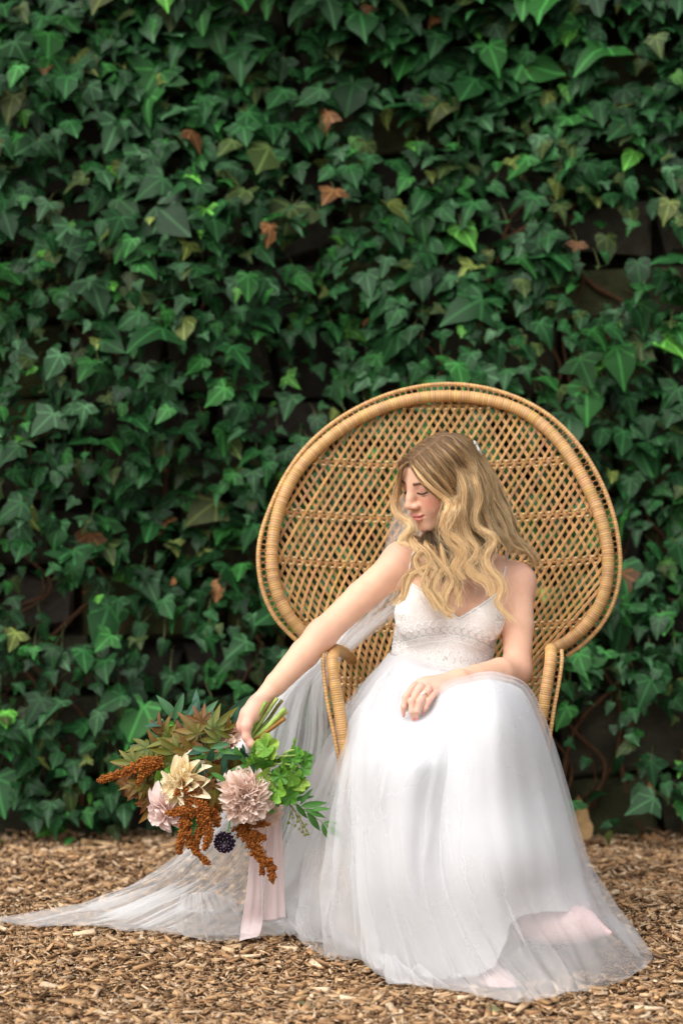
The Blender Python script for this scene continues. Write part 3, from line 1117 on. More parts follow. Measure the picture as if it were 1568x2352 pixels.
# the hand that holds the bouquet reaches below TOP_Z
bv3, bf3 = polygonise(body, (-.30, -.06, .40), (-.115, .16, TOP_Z - 0.008), 0.0021)
mk = bv2[:, 0] > -0.11
BV = np.concatenate([bv1, bv2, bv3]); BF = np.concatenate([bf1, bf2 + len(bv1), bf3 + len(bv1) + len(bv2)])
# colours: skin, lips, blush, brows, lid shadow and lash line in the head's own coordinates
H_ = hl(BV)
x, y, z = H_[:, 0], H_[:, 1], H_[:, 2]
skin = np.array((0.76, 0.445, 0.30))
col = np.tile(skin, (len(BV), 1))
face = (y < -0.02) & (np.abs(x) < .09) & (z > -.13) & (z < .12) & (y > -.14)
g = lambda cx, cz, sx, sz: np.exp(-((np.abs(x) - cx) / sx) ** 2 - ((z - cz) / sz) ** 2) * face
blend = lambda c, m: col * (1 - m[:, None]) + np.array(c) * m[:, None]
col = blend((0.68, 0.27, 0.19), 0.85 * g(.046, -.032, .020, .021))
col = blend((0.66, 0.30, 0.22), 0.30 * g(0, -.036, .012, .014))
col = blend((0.56, 0.26, 0.20), 0.8 * g(.031, .002, .016, .006))
# brow: a tapered arc
ax_ = np.abs(x)
bz = .0125 + .0025 * np.clip((ax_ - .012) / .022, 0, 1) - .006 * np.clip((ax_ - .036) / .016, 0, 1) ** 1.5
bw = np.interp(ax_, [.0125, .0145, .034, .050, .053], [0, .0036, .0030, .0014, 0])
col = blend((0.13, 0.062, 0.032), 0.95 * face * np.clip(1.6 - np.abs(z - bz) / np.maximum(bw, 1e-5), 0, 1) * (bw > 0))
# lash line on the lower edge of the closed lid
lz = -.0085 - .0035 * np.clip(1 - ((ax_ - .031) / .015) ** 2, 0, 1) + .002 * np.clip((ax_ - .031) / .015, 0, 1)
lm = face * (np.abs(ax_ - .0315) < .0155) * np.clip(1.6 - np.abs(z - lz) / .0024, 0, 1)
col = blend((0.025, 0.014, 0.010), 0.95 * lm)
# lips
up = -.0668 + .0095 * np.sqrt(np.clip(1 - (ax_ / .0235) ** 2, 0, 1)) - .0020 * np.exp(-(ax_ / .004) ** 2)
dn = -.0668 - .0115 * np.clip(1 - (ax_ / .0225) ** 2, 0, 1)
lip = face * (ax_ < .0232) * np.clip((up - z) / .0012 + .5, 0, 1) * np.clip((z - dn) / .0012 + .5, 0, 1)
col = blend((0.66, 0.20, 0.18), 0.8 * lip)
seam = face * (ax_ < .022) * np.clip(1 - np.abs(z + .0668 - .0018 * (ax_ / .0225) ** 2) / .0012, 0, 1)
col = blend((0.25, 0.06, 0.05), 0.6 * seam)
# warmer elbows and shoulders
for c, r_ in ((elR, .05), (elL, .06), (shL + np.array([.03, -.02, .02]), .05), (shR + np.array([-.02, -.02, .03]), .05)):
    m = np.clip(1.3 - np.linalg.norm(BV - c, axis=1) / r_, 0, 1)
    col = blend((0.72, 0.40, 0.29), 0.45 * m)
# pinker hands
for c, r_ in ((W(965, 1605, -.1), .085), (W(565, 1680, .03), .085)):
    m = np.clip(1.5 - np.linalg.norm(BV - c, axis=1) / r_, 0, 1)
    col = blend((0.74, 0.40, 0.32), 0.7 * m)
scalp = np.clip((z - (.047 - 1.05 * np.maximum(y + .062, 0) - .2 * np.maximum(ax_ - .03, 0))) / .006, 0, 1) * (np.linalg.norm(H_, axis=1) < .16) * (z > -.06)
col = blend((0.13, 0.075, 0.038), scalp)
M_skin = mat('skin', vcol=True, rough=0.5, spec=0.3, sss=0.16, noise=(22, 0.09), bump=(600, 0.06, 0.001))
bride = empty('person', 'seated bride with long wavy blonde hair in a white gown looking down at her bouquet', 'person', (XC, 0.0, 0))
import bmesh
body_me = new_mesh('body', BV, BF, col)
bm = bmesh.new(); bm.from_mesh(body_me)
bmesh.ops.holes_fill(bm, edges=[e for e in bm.edges if e.is_boundary], sides=12)
for f in bm.faces: f.smooth = True
bm.to_mesh(body_me); bm.free()
body_o = part('body', body_me, M_skin, bride)

# fingernails
M_nail = mat('nail_polish', (0.74, 0.33, 0.30), 0.2, spec=0.6)
for a, b, r_ in FING:
    d = b - a; d /= np.linalg.norm(d)
    out = np.array([0, -1.0, 0.25]); out -= d * (out @ d); out /= np.linalg.norm(out)
    sd = np.cross(d, out)
    c = b + d * r_ * 0.25 + out * r_ * 0.50
    t = np.linspace(0, 2 * PI, 10, endpoint=False)
    ringv = [c + d * (math.cos(q) * r_ * 1.15) + sd * (math.sin(q) * r_ * .72) - out * (abs(math.sin(q)) * r_ * .18) for q in t]
    V = np.array(ringv + [c + out * r_ * .30] + [p - out * .0012 for p in ringv])
    F = [(i, (i + 1) % 10, 10) for i in range(10)] + [(i, 11 + i, 11 + (i + 1) % 10, (i + 1) % 10) for i in range(10)]
    part('fingernail', new_mesh('fingernail', V, F), M_nail, bride)
# eyelashes
M_lash = mat('eyelash', (0.02, 0.012, 0.008), 0.6)
for s in (-1, 1):
    LV = []
    for q in np.linspace(-1, 1, 17):
        xx = .031 + q * .0145
        zz = -.0085 - .0035 * (1 - q * q)
        yy = -.0700 - .0140 * math.sqrt(max(0, 1 - ((xx - .0305) / .0150) ** 2 - ((zz + .0015) / .0140) ** 2)) - .0003
        a = np.array([s * xx, yy, zz])
        b = a + np.array([s * (q + .3) * .003, -.0045, -.0045])
        c = b + np.array([s * q * .002, -.002, .0008])
        LV.append(tube([hw(a), hw(b), hw(c)], [.0007, .0005, .0002], 4))
    v, f, _ = join(LV)
    part('eyelashes', new_mesh('eyelashes', v, f), M_lash, bride)
# ================================================================== hair: wavy locks laid over the head and chest
ZP = lambda a, b: (847 + a * 0.2801, 941 + b * 0.2801)


def surf_y(u, v, y0=-0.05, y1=0.36):
    """depth of the body's surface behind picture point (u, v), or None"""
    a, b = W(u, v, y0), W(u, v, y1)
    t = np.linspace(0, 1, 160)[:, None]
    P = (a + (b - a) * t).astype(np.float32)
    d = body(P)
    k = np.where(d < 0)[0]
    return None if not len(k) else P[k[0], 1]


def guide(pts, lift=0.010):
    out = []
    for p in pts:
        u, v = ZP(p[0], p[1])
        if len(p) > 3:
            y = p[2]
        elif len(p) > 2:
            y = p[2]
            s = surf_y(u, v)
            if s is not None: y = min(y, s - 0.006)
        else:
            s = surf_y(u, v)
            y = (s if s is not None else 0.19) - (lift if len(out) else .002)
        out.append(W(u, v, y))
    return np.array(out)


GD = {}
GD['B1'] = [(610, 215), (770, 240), (900, 370, .21), (1000, 560, .21), (1070, 720, .21), (1150, 880, .20), (1180, 1020, .21), (1260, 1120, .215), (1340, 1210, .225), (1375, 1310, .24)]
GD['B2'] = [(630, 210), (790, 280), (890, 430, .17), (960, 600, .165), (1010, 780, .165), (1090, 920, .17), (1130, 1020, .175), (1170, 1100, .185), (1270, 1160, .205)]
GD['B3'] = [(600, 215), (740, 300), (840, 450, .135), (900, 620, .125), (930, 780, .125), (970, 900, .13), (1010, 1000, .135), (1090, 1090, .15), (1130, 1160, .16)]
GD['L1'] = [(560, 230), (700, 330), (810, 480), (885, 620, .105), (900, 740, .10), (870, 880, .095), (900, 970, .092), (1010, 1030, .09), (1030, 1090, .09), (950, 1190, .085), (970, 1290, .08), (1050, 1370, .08), (1090, 1470, .08), (1055, 1590, .08), (1120, 1670, .08), (1180, 1740, .08)]
GD['L2'] = [(510, 255), (640, 375), (735, 520), (785, 650, .090), (775, 800, .088), (765, 930, .088), (815, 1050, .084), (880, 1130, .082), (865, 1200, .080), (800, 1270, .08), (850, 1350, .08), (960, 1410, .08), (995, 1510, .08)]
GD['L3'] = [(455, 290), (560, 400), (660, 540), (725, 680), (705, 820, .075), (720, 930, .078), (735, 1040, .078), (785, 1120, .078), (745, 1210, .078), (690, 1310, .08), (690, 1420, .08), (735, 1540, .08), (735, 1620, .082)]
GD['L4'] = [(335, 425), (415, 540), (520, 655), (628, 742), (645, 815, .058), (612, 890, .058), (612, 980, .062), (700, 1050, .065), (770, 1130, .07), (760, 1200, .075), (700, 1280, .08), (750, 1345, .08), (790, 1390, .082)]
GD['L5'] = [(400, 350), (500, 475), (610, 600), (690, 725), (712, 810, .062), (668, 900, .06), (625, 1000, .064), (680, 1090, .068), (745, 1180, .074), (790, 1260, .078), (860, 1340, .08), (960, 1390, .08), (1005, 1470, .08), (985, 1530, .08)]
GD['L6'] = [(365, 385), (450, 510), (560, 640), (645, 742), (685, 820, .058), (668, 900, .057), (630, 960, .058), (620, 1010, .062), (650, 1080, .066), (730, 1150, .07), (750, 1230, .076), (720, 1320, .08), (770, 1400, .08)]
FAR = {}
FAR['F1'] = [(318, 432), (268, 470, .125), (238, 590, .150), (212, 710, .155), (208, 800, .15), (240, 870, .14), (310, 910, .13), (335, 960, .12), (285, 1030, .11), (255, 1080, .105), (330, 1115, .095)]
FAR['F2'] = [(325, 428), (275, 480, .14), (245, 610, .165), (215, 760, .165), (250, 860, .155), (335, 930, .135), (350, 1000, .125), (310, 1060, .115), (285, 1120, .105)]
FAR['F3'] = [(430, 1052, .175, 1), (350, 1070, .10), (385, 1150, .085), (470, 1220, .08), (545, 1300, .078), (505, 1390, .078)]
FAR['F4'] = [(450, 1052, .175, 1), (395, 1100, .09), (480, 1180, .076), (505, 1250, .076), (420, 1310, .078), (350, 1350, .08), (315, 1440, .082), (290, 1530, .085), (215, 1600, .09)]
FAR['F5'] = [(490, 1052, .175, 1), (480, 1130, .085), (560, 1230, .08), (640, 1320, .076), (685, 1410, .076), (640, 1520, .076), (640, 1620, .08), (705, 1665, .082)]
FAR['F6'] = [(430, 1052, .175, 1), (340, 1190, .085), (300, 1290, .08), (280, 1400, .08), (305, 1480, .082), (240, 1560, .085)]
FAR['F7'] = [(530, 1052, .175, 1), (525, 1220, .08), (470, 1330, .076), (440, 1420, .076), (500, 1500, .076), (560, 1580, .076), (640, 1690, .08)]
FAR['F8'] = [(575, 1052, .175, 1), (600, 1160, .085), (615, 1270, .08), (560, 1370, .078), (540, 1470, .078), (600, 1560, .078), (620, 1650, .08), (690, 1690, .08)]
FAR['F9'] = [(480, 1052, .175, 1), (440, 1150, .08), (380, 1230, .078), (420, 1330, .076), (480, 1400, .076), (470, 1480, .076), (520, 1560, .078), (560, 1640, .08)]
UND = {}
UND['U1'] = [(690, 640, .115), (760, 800, .125), (780, 1000, .13), (760, 1180, .125), (700, 1330, .105), (720, 1450, .10)]
UND['U2'] = [(620, 1010, .17, 1), (560, 1030, .14), (590, 1120, .12), (640, 1220, .10), (600, 1330, .09)]
UND['U3'] = [(820, 640, .125), (860, 820, .135), (880, 1000, .14), (900, 1150, .13), (860, 1280, .12), (900, 1380, .115)]
UND['U4'] = [(900, 700, .135), (960, 860, .145), (1000, 1000, .15), (1020, 1120, .16), (980, 1200, .15)]
UND['U5'] = [(650, 760, .11), (680, 930, .12), (690, 1080, .12), (680, 1200, .11), (640, 1330, .095), (600, 1430, .09)]
UND['U6'] = [(540, 1045, .18, 1), (500, 1040, .14), (470, 1110, .12), (500, 1200, .10), (540, 1300, .09)]

rg = np.random.default_rng(200)
NP = 34
HP, HC_, HR_ = [], [], []
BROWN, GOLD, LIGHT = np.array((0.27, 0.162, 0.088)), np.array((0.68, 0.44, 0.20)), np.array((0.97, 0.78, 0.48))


def lock(G_, n, rad, bright=1.0, tone=0.0, root_w=1.0, thick=0.00034, flat=0.5, twist=None, tip=0.25, fly=1.0):
    """n strands round a guide; tone > 0 lightens, < 0 darkens"""
    G_ = catmull(G_, NP)
    t = np.linspace(0, 1, NP)
    T, N_, B_ = frames(G_)
    view = np.array([0, -1.0, 0.1])
    side = np.cross(T, view); side /= np.linalg.norm(side, axis=1, keepdims=True) + 1e-9
    nor = np.cross(side, T)
    prof = rad * np.interp(t, [0, .12, .35, .7, 1], [.25 * root_w, .8 * root_w, 1.0, .85, tip])
    tw0 = rg.uniform(0, 6.28); tws = (rg.uniform(1.5, 4.0) * rg.choice((-1, 1))) if twist is None else twist
    ang0 = rg.random(n) * 2 * PI; rho = np.sqrt(rg.random(n))
    hue = rg.normal(0, 1, n)
    lit = np.clip(rg.normal(tone, 0.34, n), -.9, 1.0)
    for i in range(n):
        a = ang0[i] + tws * t * np.clip((t - .25) / .3, 0, 1) + tw0
        ox = rho[i] * np.cos(a) * prof; oy = rho[i] * np.sin(a) * prof * flat
        w = 0.0017 * fly * np.sin(t * rg.uniform(6, 16) + rg.uniform(0, 6)) * t
        P = G_ + side * (ox + w)[:, None] + nor * (oy + w * .5)[:, None]
        e_ = 1 - .22 * rg.random() ** 1.5
        q_ = t * e_ * (NP - 1); i0 = np.minimum(q_.astype(int), NP - 2); fr = (q_ - i0)[:, None]
        P = P[i0] * (1 - fr) + P[i0 + 1] * fr
        if rg.random() < 0.08 * fly:
            P = P + (np.array([rg.normal(0, .012), -abs(rg.normal(0, .005)), rg.normal(0, .008)]) * (t ** 1.5)[:, None])
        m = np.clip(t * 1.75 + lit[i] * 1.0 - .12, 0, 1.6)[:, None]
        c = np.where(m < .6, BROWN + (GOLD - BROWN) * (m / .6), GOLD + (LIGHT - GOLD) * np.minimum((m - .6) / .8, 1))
        c = c * bright * (1 + .10 * hue[i])
        HP.append(P); HC_.append(c)
        HR_.append(thick * np.interp(t, [0, .5, 1], [1, 1, .45]))


def many(gp, k, n, rad, spread, **kw):
    for q in range(k):
        j = rg.normal(0, spread, 3) * np.array([1, .4, .6])
        ph = np.linspace(0, 1, len(gp))[:, None]
        jit = rg.normal(0, spread * .5, gp.shape) * np.array([1, .3, 1]) * ph
        kk = dict(kw); kk['tone'] = kw.get('tone', 0) + rg.normal(0, .38)
        lock(gp + j * np.minimum(ph * 3, 1) + jit, n, rad, **kk)


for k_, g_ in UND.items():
    many(guide(g_), 2, 120, .016, .006, bright=.42, tone=-.40)  # under locks coloured darker, painting shade into the gaps between locks
near = ['L4', 'L6', 'L5', 'L3', 'L2', 'L1', 'B3', 'B2', 'B1']
GG = {k_: guide(GD[k_], .011) for k_ in near}
for a, b in zip(near[:-1], near[1:]):
    ga, gb = catmull(GG[a], 16), catmull(GG[b], 16)
    for w in (.2, .5, .8):
        m_ = ga * (1 - w) + gb * w
        m_ = m_ + np.array([0, .006, 0])
        lock(m_[:8], 150, .012, bright=.72, tone=-.22, root_w=1.1)  # fill strands darkened in colour to imitate shade behind the top locks
for k_ in near:
    back_ = k_[0] == 'B'
    many(GG[k_], 6, 48, .0038 if not back_ else .007, .0042 if not back_ else .009, bright=.70 if back_ else 1.0, tone=-.25 if back_ else .02, root_w=1.1)  # back locks get a darker colour that stands in for shaded depth
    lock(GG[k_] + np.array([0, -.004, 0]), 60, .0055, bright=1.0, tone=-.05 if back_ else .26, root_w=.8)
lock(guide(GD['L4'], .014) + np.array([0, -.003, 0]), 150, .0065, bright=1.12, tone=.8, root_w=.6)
for k_, g_ in FAR.items():
    if k_ == 'F6': continue
    top = k_ in ('F1', 'F2')
    gg = guide(g_, .011)
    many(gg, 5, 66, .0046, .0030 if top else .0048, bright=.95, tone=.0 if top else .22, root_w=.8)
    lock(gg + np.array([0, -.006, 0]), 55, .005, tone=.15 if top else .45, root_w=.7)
# the thin sweep of hair on the far side of the parting
ws = np.linspace(-.06, 1.08, 13)
gs = []
for w in ws:
    p0 = (330 + 300 * w, 428 - 222 * w)
    gs.append(catmull(guide([(p0[0] + 3, p0[1] + 2), (p0[0] - 25, p0[1] - 8), (p0[0] - 48, p0[1] - 6), (p0[0] - 62, p0[1] + 18, .235, 1), (p0[0] - 66, p0[1] + 75, .26, 1)], .0035), NP))
gs = np.array(gs)
t = np.linspace(0, 1, NP)
for q in range(1500):
    w = rg.random() * 11.99; i0 = int(w); fr = w - i0
    P = gs[i0] * (1 - fr) + gs[i0 + 1] * fr
    P = P + rg.normal(0, .0016, 3) * np.minimum(t * 4, 1)[:, None] + np.array([-1, -.3, .6]) * (.0035 * rg.random() * np.sin(t * 3))[:, None]
    m = np.clip(t * .8 + rg.normal(-.12, .22), 0, 1)[:, None]
    HP.append(P); HC_.append((BROWN + (GOLD - BROWN) * m) * .9); HR_.append(np.full(NP, .00042))
# loose flyaway hairs
fly = [GG[k_] for k_ in near] + [guide(FAR[k_]) for k_ in ('F1', 'F3', 'F5', 'F7')]
for q in range(170):
    g_ = catmull(fly[rg.integers(len(fly))], 16)
    j = rg.normal(0, .010, 3) + np.array([0, -.004, 0])
    lock(g_ + j * np.linspace(.1, 1.5, 16)[:, None] + rg.normal(0, .003, (16, 3)), 2, .002, tone=.1, thick=.00022)

HP = np.array(HP, np.float32); HC_ = np.array(HC_, np.float32); HR_ = np.array(HR_, np.float32)
# keep every strand outside the body
flat_ = HP.reshape(-1, 3)
d = np.concatenate([body(flat_[s:s + 60000]) for s in range(0, len(flat_), 60000)])
idx = np.where(d < .0015)[0]
if len(idx):
    p = flat_[idx]; e = .003
    gr = np.stack([body(p + np.array(v_, np.float32) * e) - d[idx] for v_ in ((1, 0, 0), (0, 1, 0), (0, 0, 1))], -1)
    gr /= np.linalg.norm(gr, axis=1, keepdims=True) + 1e-6
    flat_[idx] = p + gr * np.minimum(.002 - d[idx], .03)[:, None]
HP = flat_.reshape(HP.shape)
hc = bpy.data.hair_curves.new('hair')
hc.add_curves([NP] * len(HP))
hc.attributes['position'].data.foreach_set('vector', HP.reshape(-1))
ra = hc.attributes.get('radius') or hc.attributes.new('radius', 'FLOAT', 'POINT')
ra.data.foreach_set('value', HR_.reshape(-1))
ca = hc.attributes.new('Col', 'FLOAT_COLOR', 'POINT')
c4 = np.ones((len(HP) * NP, 4), np.float32); c4[:, :3] = HC_.reshape(-1, 3)
ca.data.foreach_set('color', c4.reshape(-1))
M_hair = bpy.data.materials.new('blonde_hair'); M_hair.use_nodes = True
N, L = M_hair.node_tree.nodes, M_hair.node_tree.links
N.clear()
out = N.new('ShaderNodeOutputMaterial')
hb = N.new('ShaderNodeBsdfPrincipled')
hb.inputs['Roughness'].default_value = 0.38
hb.inputs['Specular IOR Level'].default_value = 0.35
at = N.new('ShaderNodeAttribute'); at.attribute_name = 'Col'
L.new(at.outputs['Color'], hb.inputs['Base Color'])
tl_ = N.new('ShaderNodeBsdfTranslucent'); L.new(at.outputs['Color'], tl_.inputs[0])
hm = N.new('ShaderNodeMixShader'); hm.inputs[0].default_value = .3
L.new(hb.outputs[0], hm.inputs[1]); L.new(tl_.outputs[0], hm.inputs[2])
hb = hm
L.new(hb.outputs[0], out.inputs[0])
hc.materials.append(M_hair)
hair = bpy.data.objects.new('hair', hc)
COL.objects.link(hair)
hair.parent = bride
hair.matrix_parent_inverse = Matrix.Translation(-Vector(bride.location))
hair['label'] = 'long wavy blonde hair with darker roots'
print('hair strands', len(HP))
# pearl white comb that holds the veil
M_pearl = mat('comb', (0.85, 0.84, 0.80), 0.3)
cv_ = []
for q in range(9):
    c = W(1085 + q * 1.6, 1024 + q * 3.2, .20 + .004 * math.sin(q))
    t = np.linspace(0, 2 * PI, 8, endpoint=False)
    v, f = tube([c + np.array([0, -.012, .004]), c + np.array([.003, -.004, .006]), c + np.array([.002, .008, .0])], [.003, .0068, .002], 8)
    cv_.append((v, f))
v, f, _ = join(cv_)
part('hair_comb', new_mesh('hair_comb', v, f), M_pearl, bride)
# ================================================================== bodice
M_bodice = mat('bodice_lace', (0.83, 0.77, 0.72), 0.55, noise=(160, 0.10), bump=(420, 0.5, 0.002), sheen=0.2)
M_bead = mat('beads', (0.93, 0.92, 0.90), 0.22, spec=0.7)
M_silver = mat('silver_beads', (0.62, 0.60, 0.57), 0.18, spec=0.8)
bod = Field()
bod.items = [it for it in body.items[:3]] + [it for it in body.items[8:10]]
bodf = lambda p, cc=None, m=.05: bod(p, cc, m) - np.float32(.0065)
dv, df = polygonise(bodf, (.02, .06, .60), (.46, .40, 1.00), 0.0025)
uv = proj(dv)
front = dv[:, 1] < .255
vt = np.interp(uv[:, 0], [880, 897, 920, 938, 965, 1000, 1054, 1100, 1138, 1152, 1160, 1170, 1185], [1362, 1356, 1348, 1332, 1350, 1382, 1417, 1388, 1361, 1336, 1336, 1380, 1395])
vt = np.where(front, vt, 1352)
vb = np.interp(uv[:, 0], [880, 897, 959, 1004, 1080, 1140], [1497, 1503, 1527, 1542, 1550, 1546])
keep = (uv[:, 1] > vt) & (uv[:, 1] < vb + 6)
fm = keep[df].all(1)
used = np.unique(df[fm])
remap = np.full(len(dv), -1); remap[used] = np.arange(len(used))
bodice = part('bodice', new_mesh('bodice', dv[used], remap[df[fm]]), M_bodice, bride, 'beaded ivory bodice with a deep V neckline')


def bod_hit(u, v, lift=0.0):
    a, b = W(u, v, 0.0), W(u, v, .30)
    t = np.linspace(0, 1, 120)[:, None]
    P = (a + (b - a) * t).astype(np.float32)
    d = bodf(P)
    k = np.where(d < 0)[0]
    if not len(k): return None
    return P[k[0]].astype(float) + np.array([0, -lift, 0])


OCT = np.array([(1, 0, 0), (-1, 0, 0), (0, 1, 0), (0, -1, 0), (0, 0, 1), (0, 0, -1)], float)
OCTF = [(0, 2, 4), (2, 1, 4), (1, 3, 4), (3, 0, 4), (2, 0, 5), (1, 2, 5), (3, 1, 5), (0, 3, 5)]
rg = np.random.default_rng(300)
BW, BS = [], []
_hits = {}


def bead(zx, zy, r=.0015, silver=False):
    u, v = ZP(zx, zy)
    lim = np.interp(u, [880, 897, 920, 938, 965, 1000, 1054, 1100, 1138, 1152, 1160, 1170, 1185], [1362, 1356, 1348, 1332, 1350, 1382, 1417, 1388, 1361, 1336, 1336, 1380, 1395])
    if v < lim + 1 or v > np.interp(u, [897, 959, 1004, 1140], [1503, 1527, 1542, 1548]) + 2: return
    k = (round(u), round(v))
    if k not in _hits: _hits[k] = bod_hit(u, v)
    h = _hits[k]
    if h is None: return
    p = W(u, v, h[1] - .0006)
    (BS if silver else BW).append((OCT * r * 1.45 + p, OCTF))


def beadline(pts, step=6.5, r=.0014, silver=False, closed=False):
    pts = [np.array(p, float) for p in pts]
    if closed: pts = pts + [pts[0]]
    for a, b in zip(pts[:-1], pts[1:]):
        n = max(1, int(np.linalg.norm(b - a) / step))
        for k in range(n):
            q = a + (b - a) * k / n
            bead(q[0], q[1], r, silver)


arc = lambda x, y0, c=640, k=.00085, d=0: y0 + k * (x - c) ** 2 * (1 if x > c else .55)
for row, y0 in ((0, 1752), (1, 1800)):
    for i in range(-8, 10):
        cx = 640 + (i + .5 * row) * 58; cy_ = arc(cx, y0)
        hexp = [(cx + 29 * math.cos(R(a_)), cy_ + 30 * math.sin(R(a_))) for a_ in range(30, 390, 60)]
        beadline(hexp, 7, .0014, row == 1, True)
for dy, sil in ((52, True), (64, False), (112, False)):
    beadline([(x_, arc(x_, 1785 + dy)) for x_ in range(190, 1130, 14)], 6, .0015, sil)
for i in range(-7, 9):       # scallops and rosettes
    cx = 640 + i * 64; cy_ = arc(cx, 1872)
    beadline([(cx + 30 * math.cos(a_), cy_ + 26 * math.sin(a_)) for a_ in np.linspace(0, PI, 9)], 6, .0013, False)
    beadline([(cx + 14 * math.cos(a_), cy_ - 16 + 12 * math.sin(a_)) for a_ in np.linspace(0, 2 * PI, 7)], 6, .0012, i % 2 == 0)
for i in range(-8, 9):       # leaves and diamonds above the waist
    cx = 640 + i * 66; cy_ = arc(cx, 1990, k=.0005)
    lean = rg.uniform(-.5, .5)
    el = [(cx + 13 * math.cos(a_) + lean * 30 * math.sin(a_), cy_ + 34 * math.sin(a_)) for a_ in np.linspace(0, 2 * PI, 11)]
    beadline(el, 6, .0013, False)
    beadline([(cx + 33, cy_ + 60), (cx + 50, cy_ + 30), (cx + 66, cy_ + 60), (cx + 50, cy_ + 90)], 6, .0012, True, True)
for k in range(520):
    bead(rg.uniform(190, 1120), rg.uniform(1850, 2130), .0011, rg.random() < .6)
for k in range(150):
    bead(rg.uniform(190, 1120), rg.uniform(1450, 1760), .0016, False)
for j in range(3):           # leafy sprays at both sides
    for i in range(9):
        x_, y_ = 215 + j * 38 + rg.uniform(-6, 6), 1540 + i * 55
        beadline([(x_ + 12 * math.cos(a_) + 8 * math.sin(a_), y_ + 22 * math.sin(a_)) for a_ in np.linspace(0, 2 * PI, 8)], 6, .0014, i % 3 == 0)
        x_ = 1110 - j * 30 + (0 if y_ < 1850 else -(y_ - 1850) * .55)
        beadline([(x_ + 10 * math.cos(a_), y_ + 20 * math.sin(a_)) for a_ in np.linspace(0, 2 * PI, 8)], 6, .0014, i % 3 == 0)
nl = [(170, 1492), (250, 1458), (325, 1408), (420, 1465), (545, 1580), (740, 1705), (905, 1605), (1040, 1508), (1092, 1415)]
beadline([(a, b + 6) for a, b in nl], 5, .0015, False)
beadline([(a, b + 16) for a, b in nl], 5, .0012, True)
beadline([(180, 1998), (400, 2082), (560, 2132), (800, 2160), (1000, 2155)], 5, .0016, True)
for nme, lst, m in (('beading', BW, M_bead), ('silver_beading', BS, M_silver)):
    v, f, _ = join(lst)
    o = part(nme, new_mesh(nme, v, f, smooth=False), m, bodice); o['kind'] = 'stuff'
M_strap = mat('strap', (0.82, 0.78, 0.74), 0.5)
for pts in ([(1092, 1418), (1112, 1320), (1126, 1240), (1140, 1160)], [(325, 1410), (330, 1320), (350, 1220), (380, 1130)]):
    P = []
    for a, b in pts:
        u, v = ZP(a, b)
        P.append(W(u, v, (surf_y(u, v) or .215) - .002))
    P.append(P[-1] + np.array([.0, .06, .012])); P.append(P[-1] + np.array([.0, .05, -.05]))
    v, f = tube(catmull(P, 24), .0022, 6)
    part('strap', new_mesh('strap', v, f), M_strap, bodice)

# ================================================================== skirt
def sheet(rows, nu, nv):
    """rows of (u, v, y) or (u, v, 'g' + height) -> nu x nv points of a smooth surface"""
    C = np.array([[(W(*p) if not isinstance(p[2], str) else G(p[0], p[1], float(p[2][1:]))) for p in r_] for r_ in rows])
    a = np.array([interp_cr(np.arange(C.shape[1]), C[i], np.linspace(0, C.shape[1] - 1, nv)) for i in range(C.shape[0])])
    b = np.stack([interp_cr(np.arange(C.shape[0]), a[:, j], np.linspace(0, C.shape[0] - 1, nu)) for j in range(nv)], 1)
    return b


def hand_dent(S):
    """the lap gives way under the resting hand"""
    q = proj(S)
    w = np.exp(-((q[..., 0] - 962) / 46) ** 2 - ((q[..., 1] - 1618) / 52) ** 2)
    w2 = np.exp(-((q[..., 0] - 1075) / 60) ** 2 - ((q[..., 1] - 1560) / 16) ** 2)
    S[..., 1] += .075 * w
    return S


def normals(S):
    du = np.gradient(S, axis=0); dv_ = np.gradient(S, axis=1)
    n = np.cross(dv_, du)
    return n / (np.linalg.norm(n, axis=-1, keepdims=True) + 1e-9)


def folds(nu, nv, amp, freq, seed, sharp=1.0, wander=.35, start=0.0, power=1.0):
    rg_ = np.random.default_rng(seed)
    s = np.linspace(0, 1, nu)[:, None]; p = np.linspace(0, 1, nv)[None, :]
    out = np.zeros((nu, nv))
    env = np.clip((s - start) / (1 - start), 0, 1) ** power
    pw = p + 0.0
    for k in range(4):
        pw = pw + rg_.normal(0, .020) * np.sin(2 * PI * (rg_.uniform(.6, 2.2) * p + rg_.uniform(0, 1)) + rg_.normal(0, 1.2) * s)
    for k in range(5):
        f = freq * rg_.uniform(.55, 1.45)
        ph = rg_.uniform(0, 2 * PI)
        w = np.sin(2 * PI * f * pw + ph + wander * 3 * rg_.normal() * s)
        w = np.sign(w) * np.abs(w) ** sharp
        loc = .5 + .5 * np.sin(2 * PI * (rg_.uniform(.5, 2) * p + rg_.uniform(0, 1)) + s * rg_.uniform(-2, 2))
        out += w * loc * rg_.uniform(.4, 1)
    return amp * env * out / 2


def pinches(nu, nv, n, amp, width, seed, lo=0.0, hi=1.0, s_lo=.0, s_hi=.5):
    """narrow pleats that run down the cloth"""
    rg_ = np.random.default_rng(seed)
    s = np.linspace(0, 1, nu)[:, None]; p = np.linspace(0, 1, nv)[None, :]
    out = np.zeros((nu, nv))
    for k in range(n):
        c = lo + (hi - lo) * rg_.random()
        path = c + rg_.normal(0, .05) * s + rg_.normal(0, .012) * np.sin(s * rg_.uniform(3, 9) + rg_.uniform(0, 6))
        s0 = s_lo + (s_hi - s_lo) * rg_.random(); w = width * rg_.uniform(.6, 1.6)
        env = np.clip((s - s0) / .18, 0, 1) * np.clip((1.05 - s) / .1 + rg_.random(), 0, 1)
        q = (p - path) / w
        out += amp * rg_.uniform(.4, 1.2) * env * np.exp(-q * q)
    return out


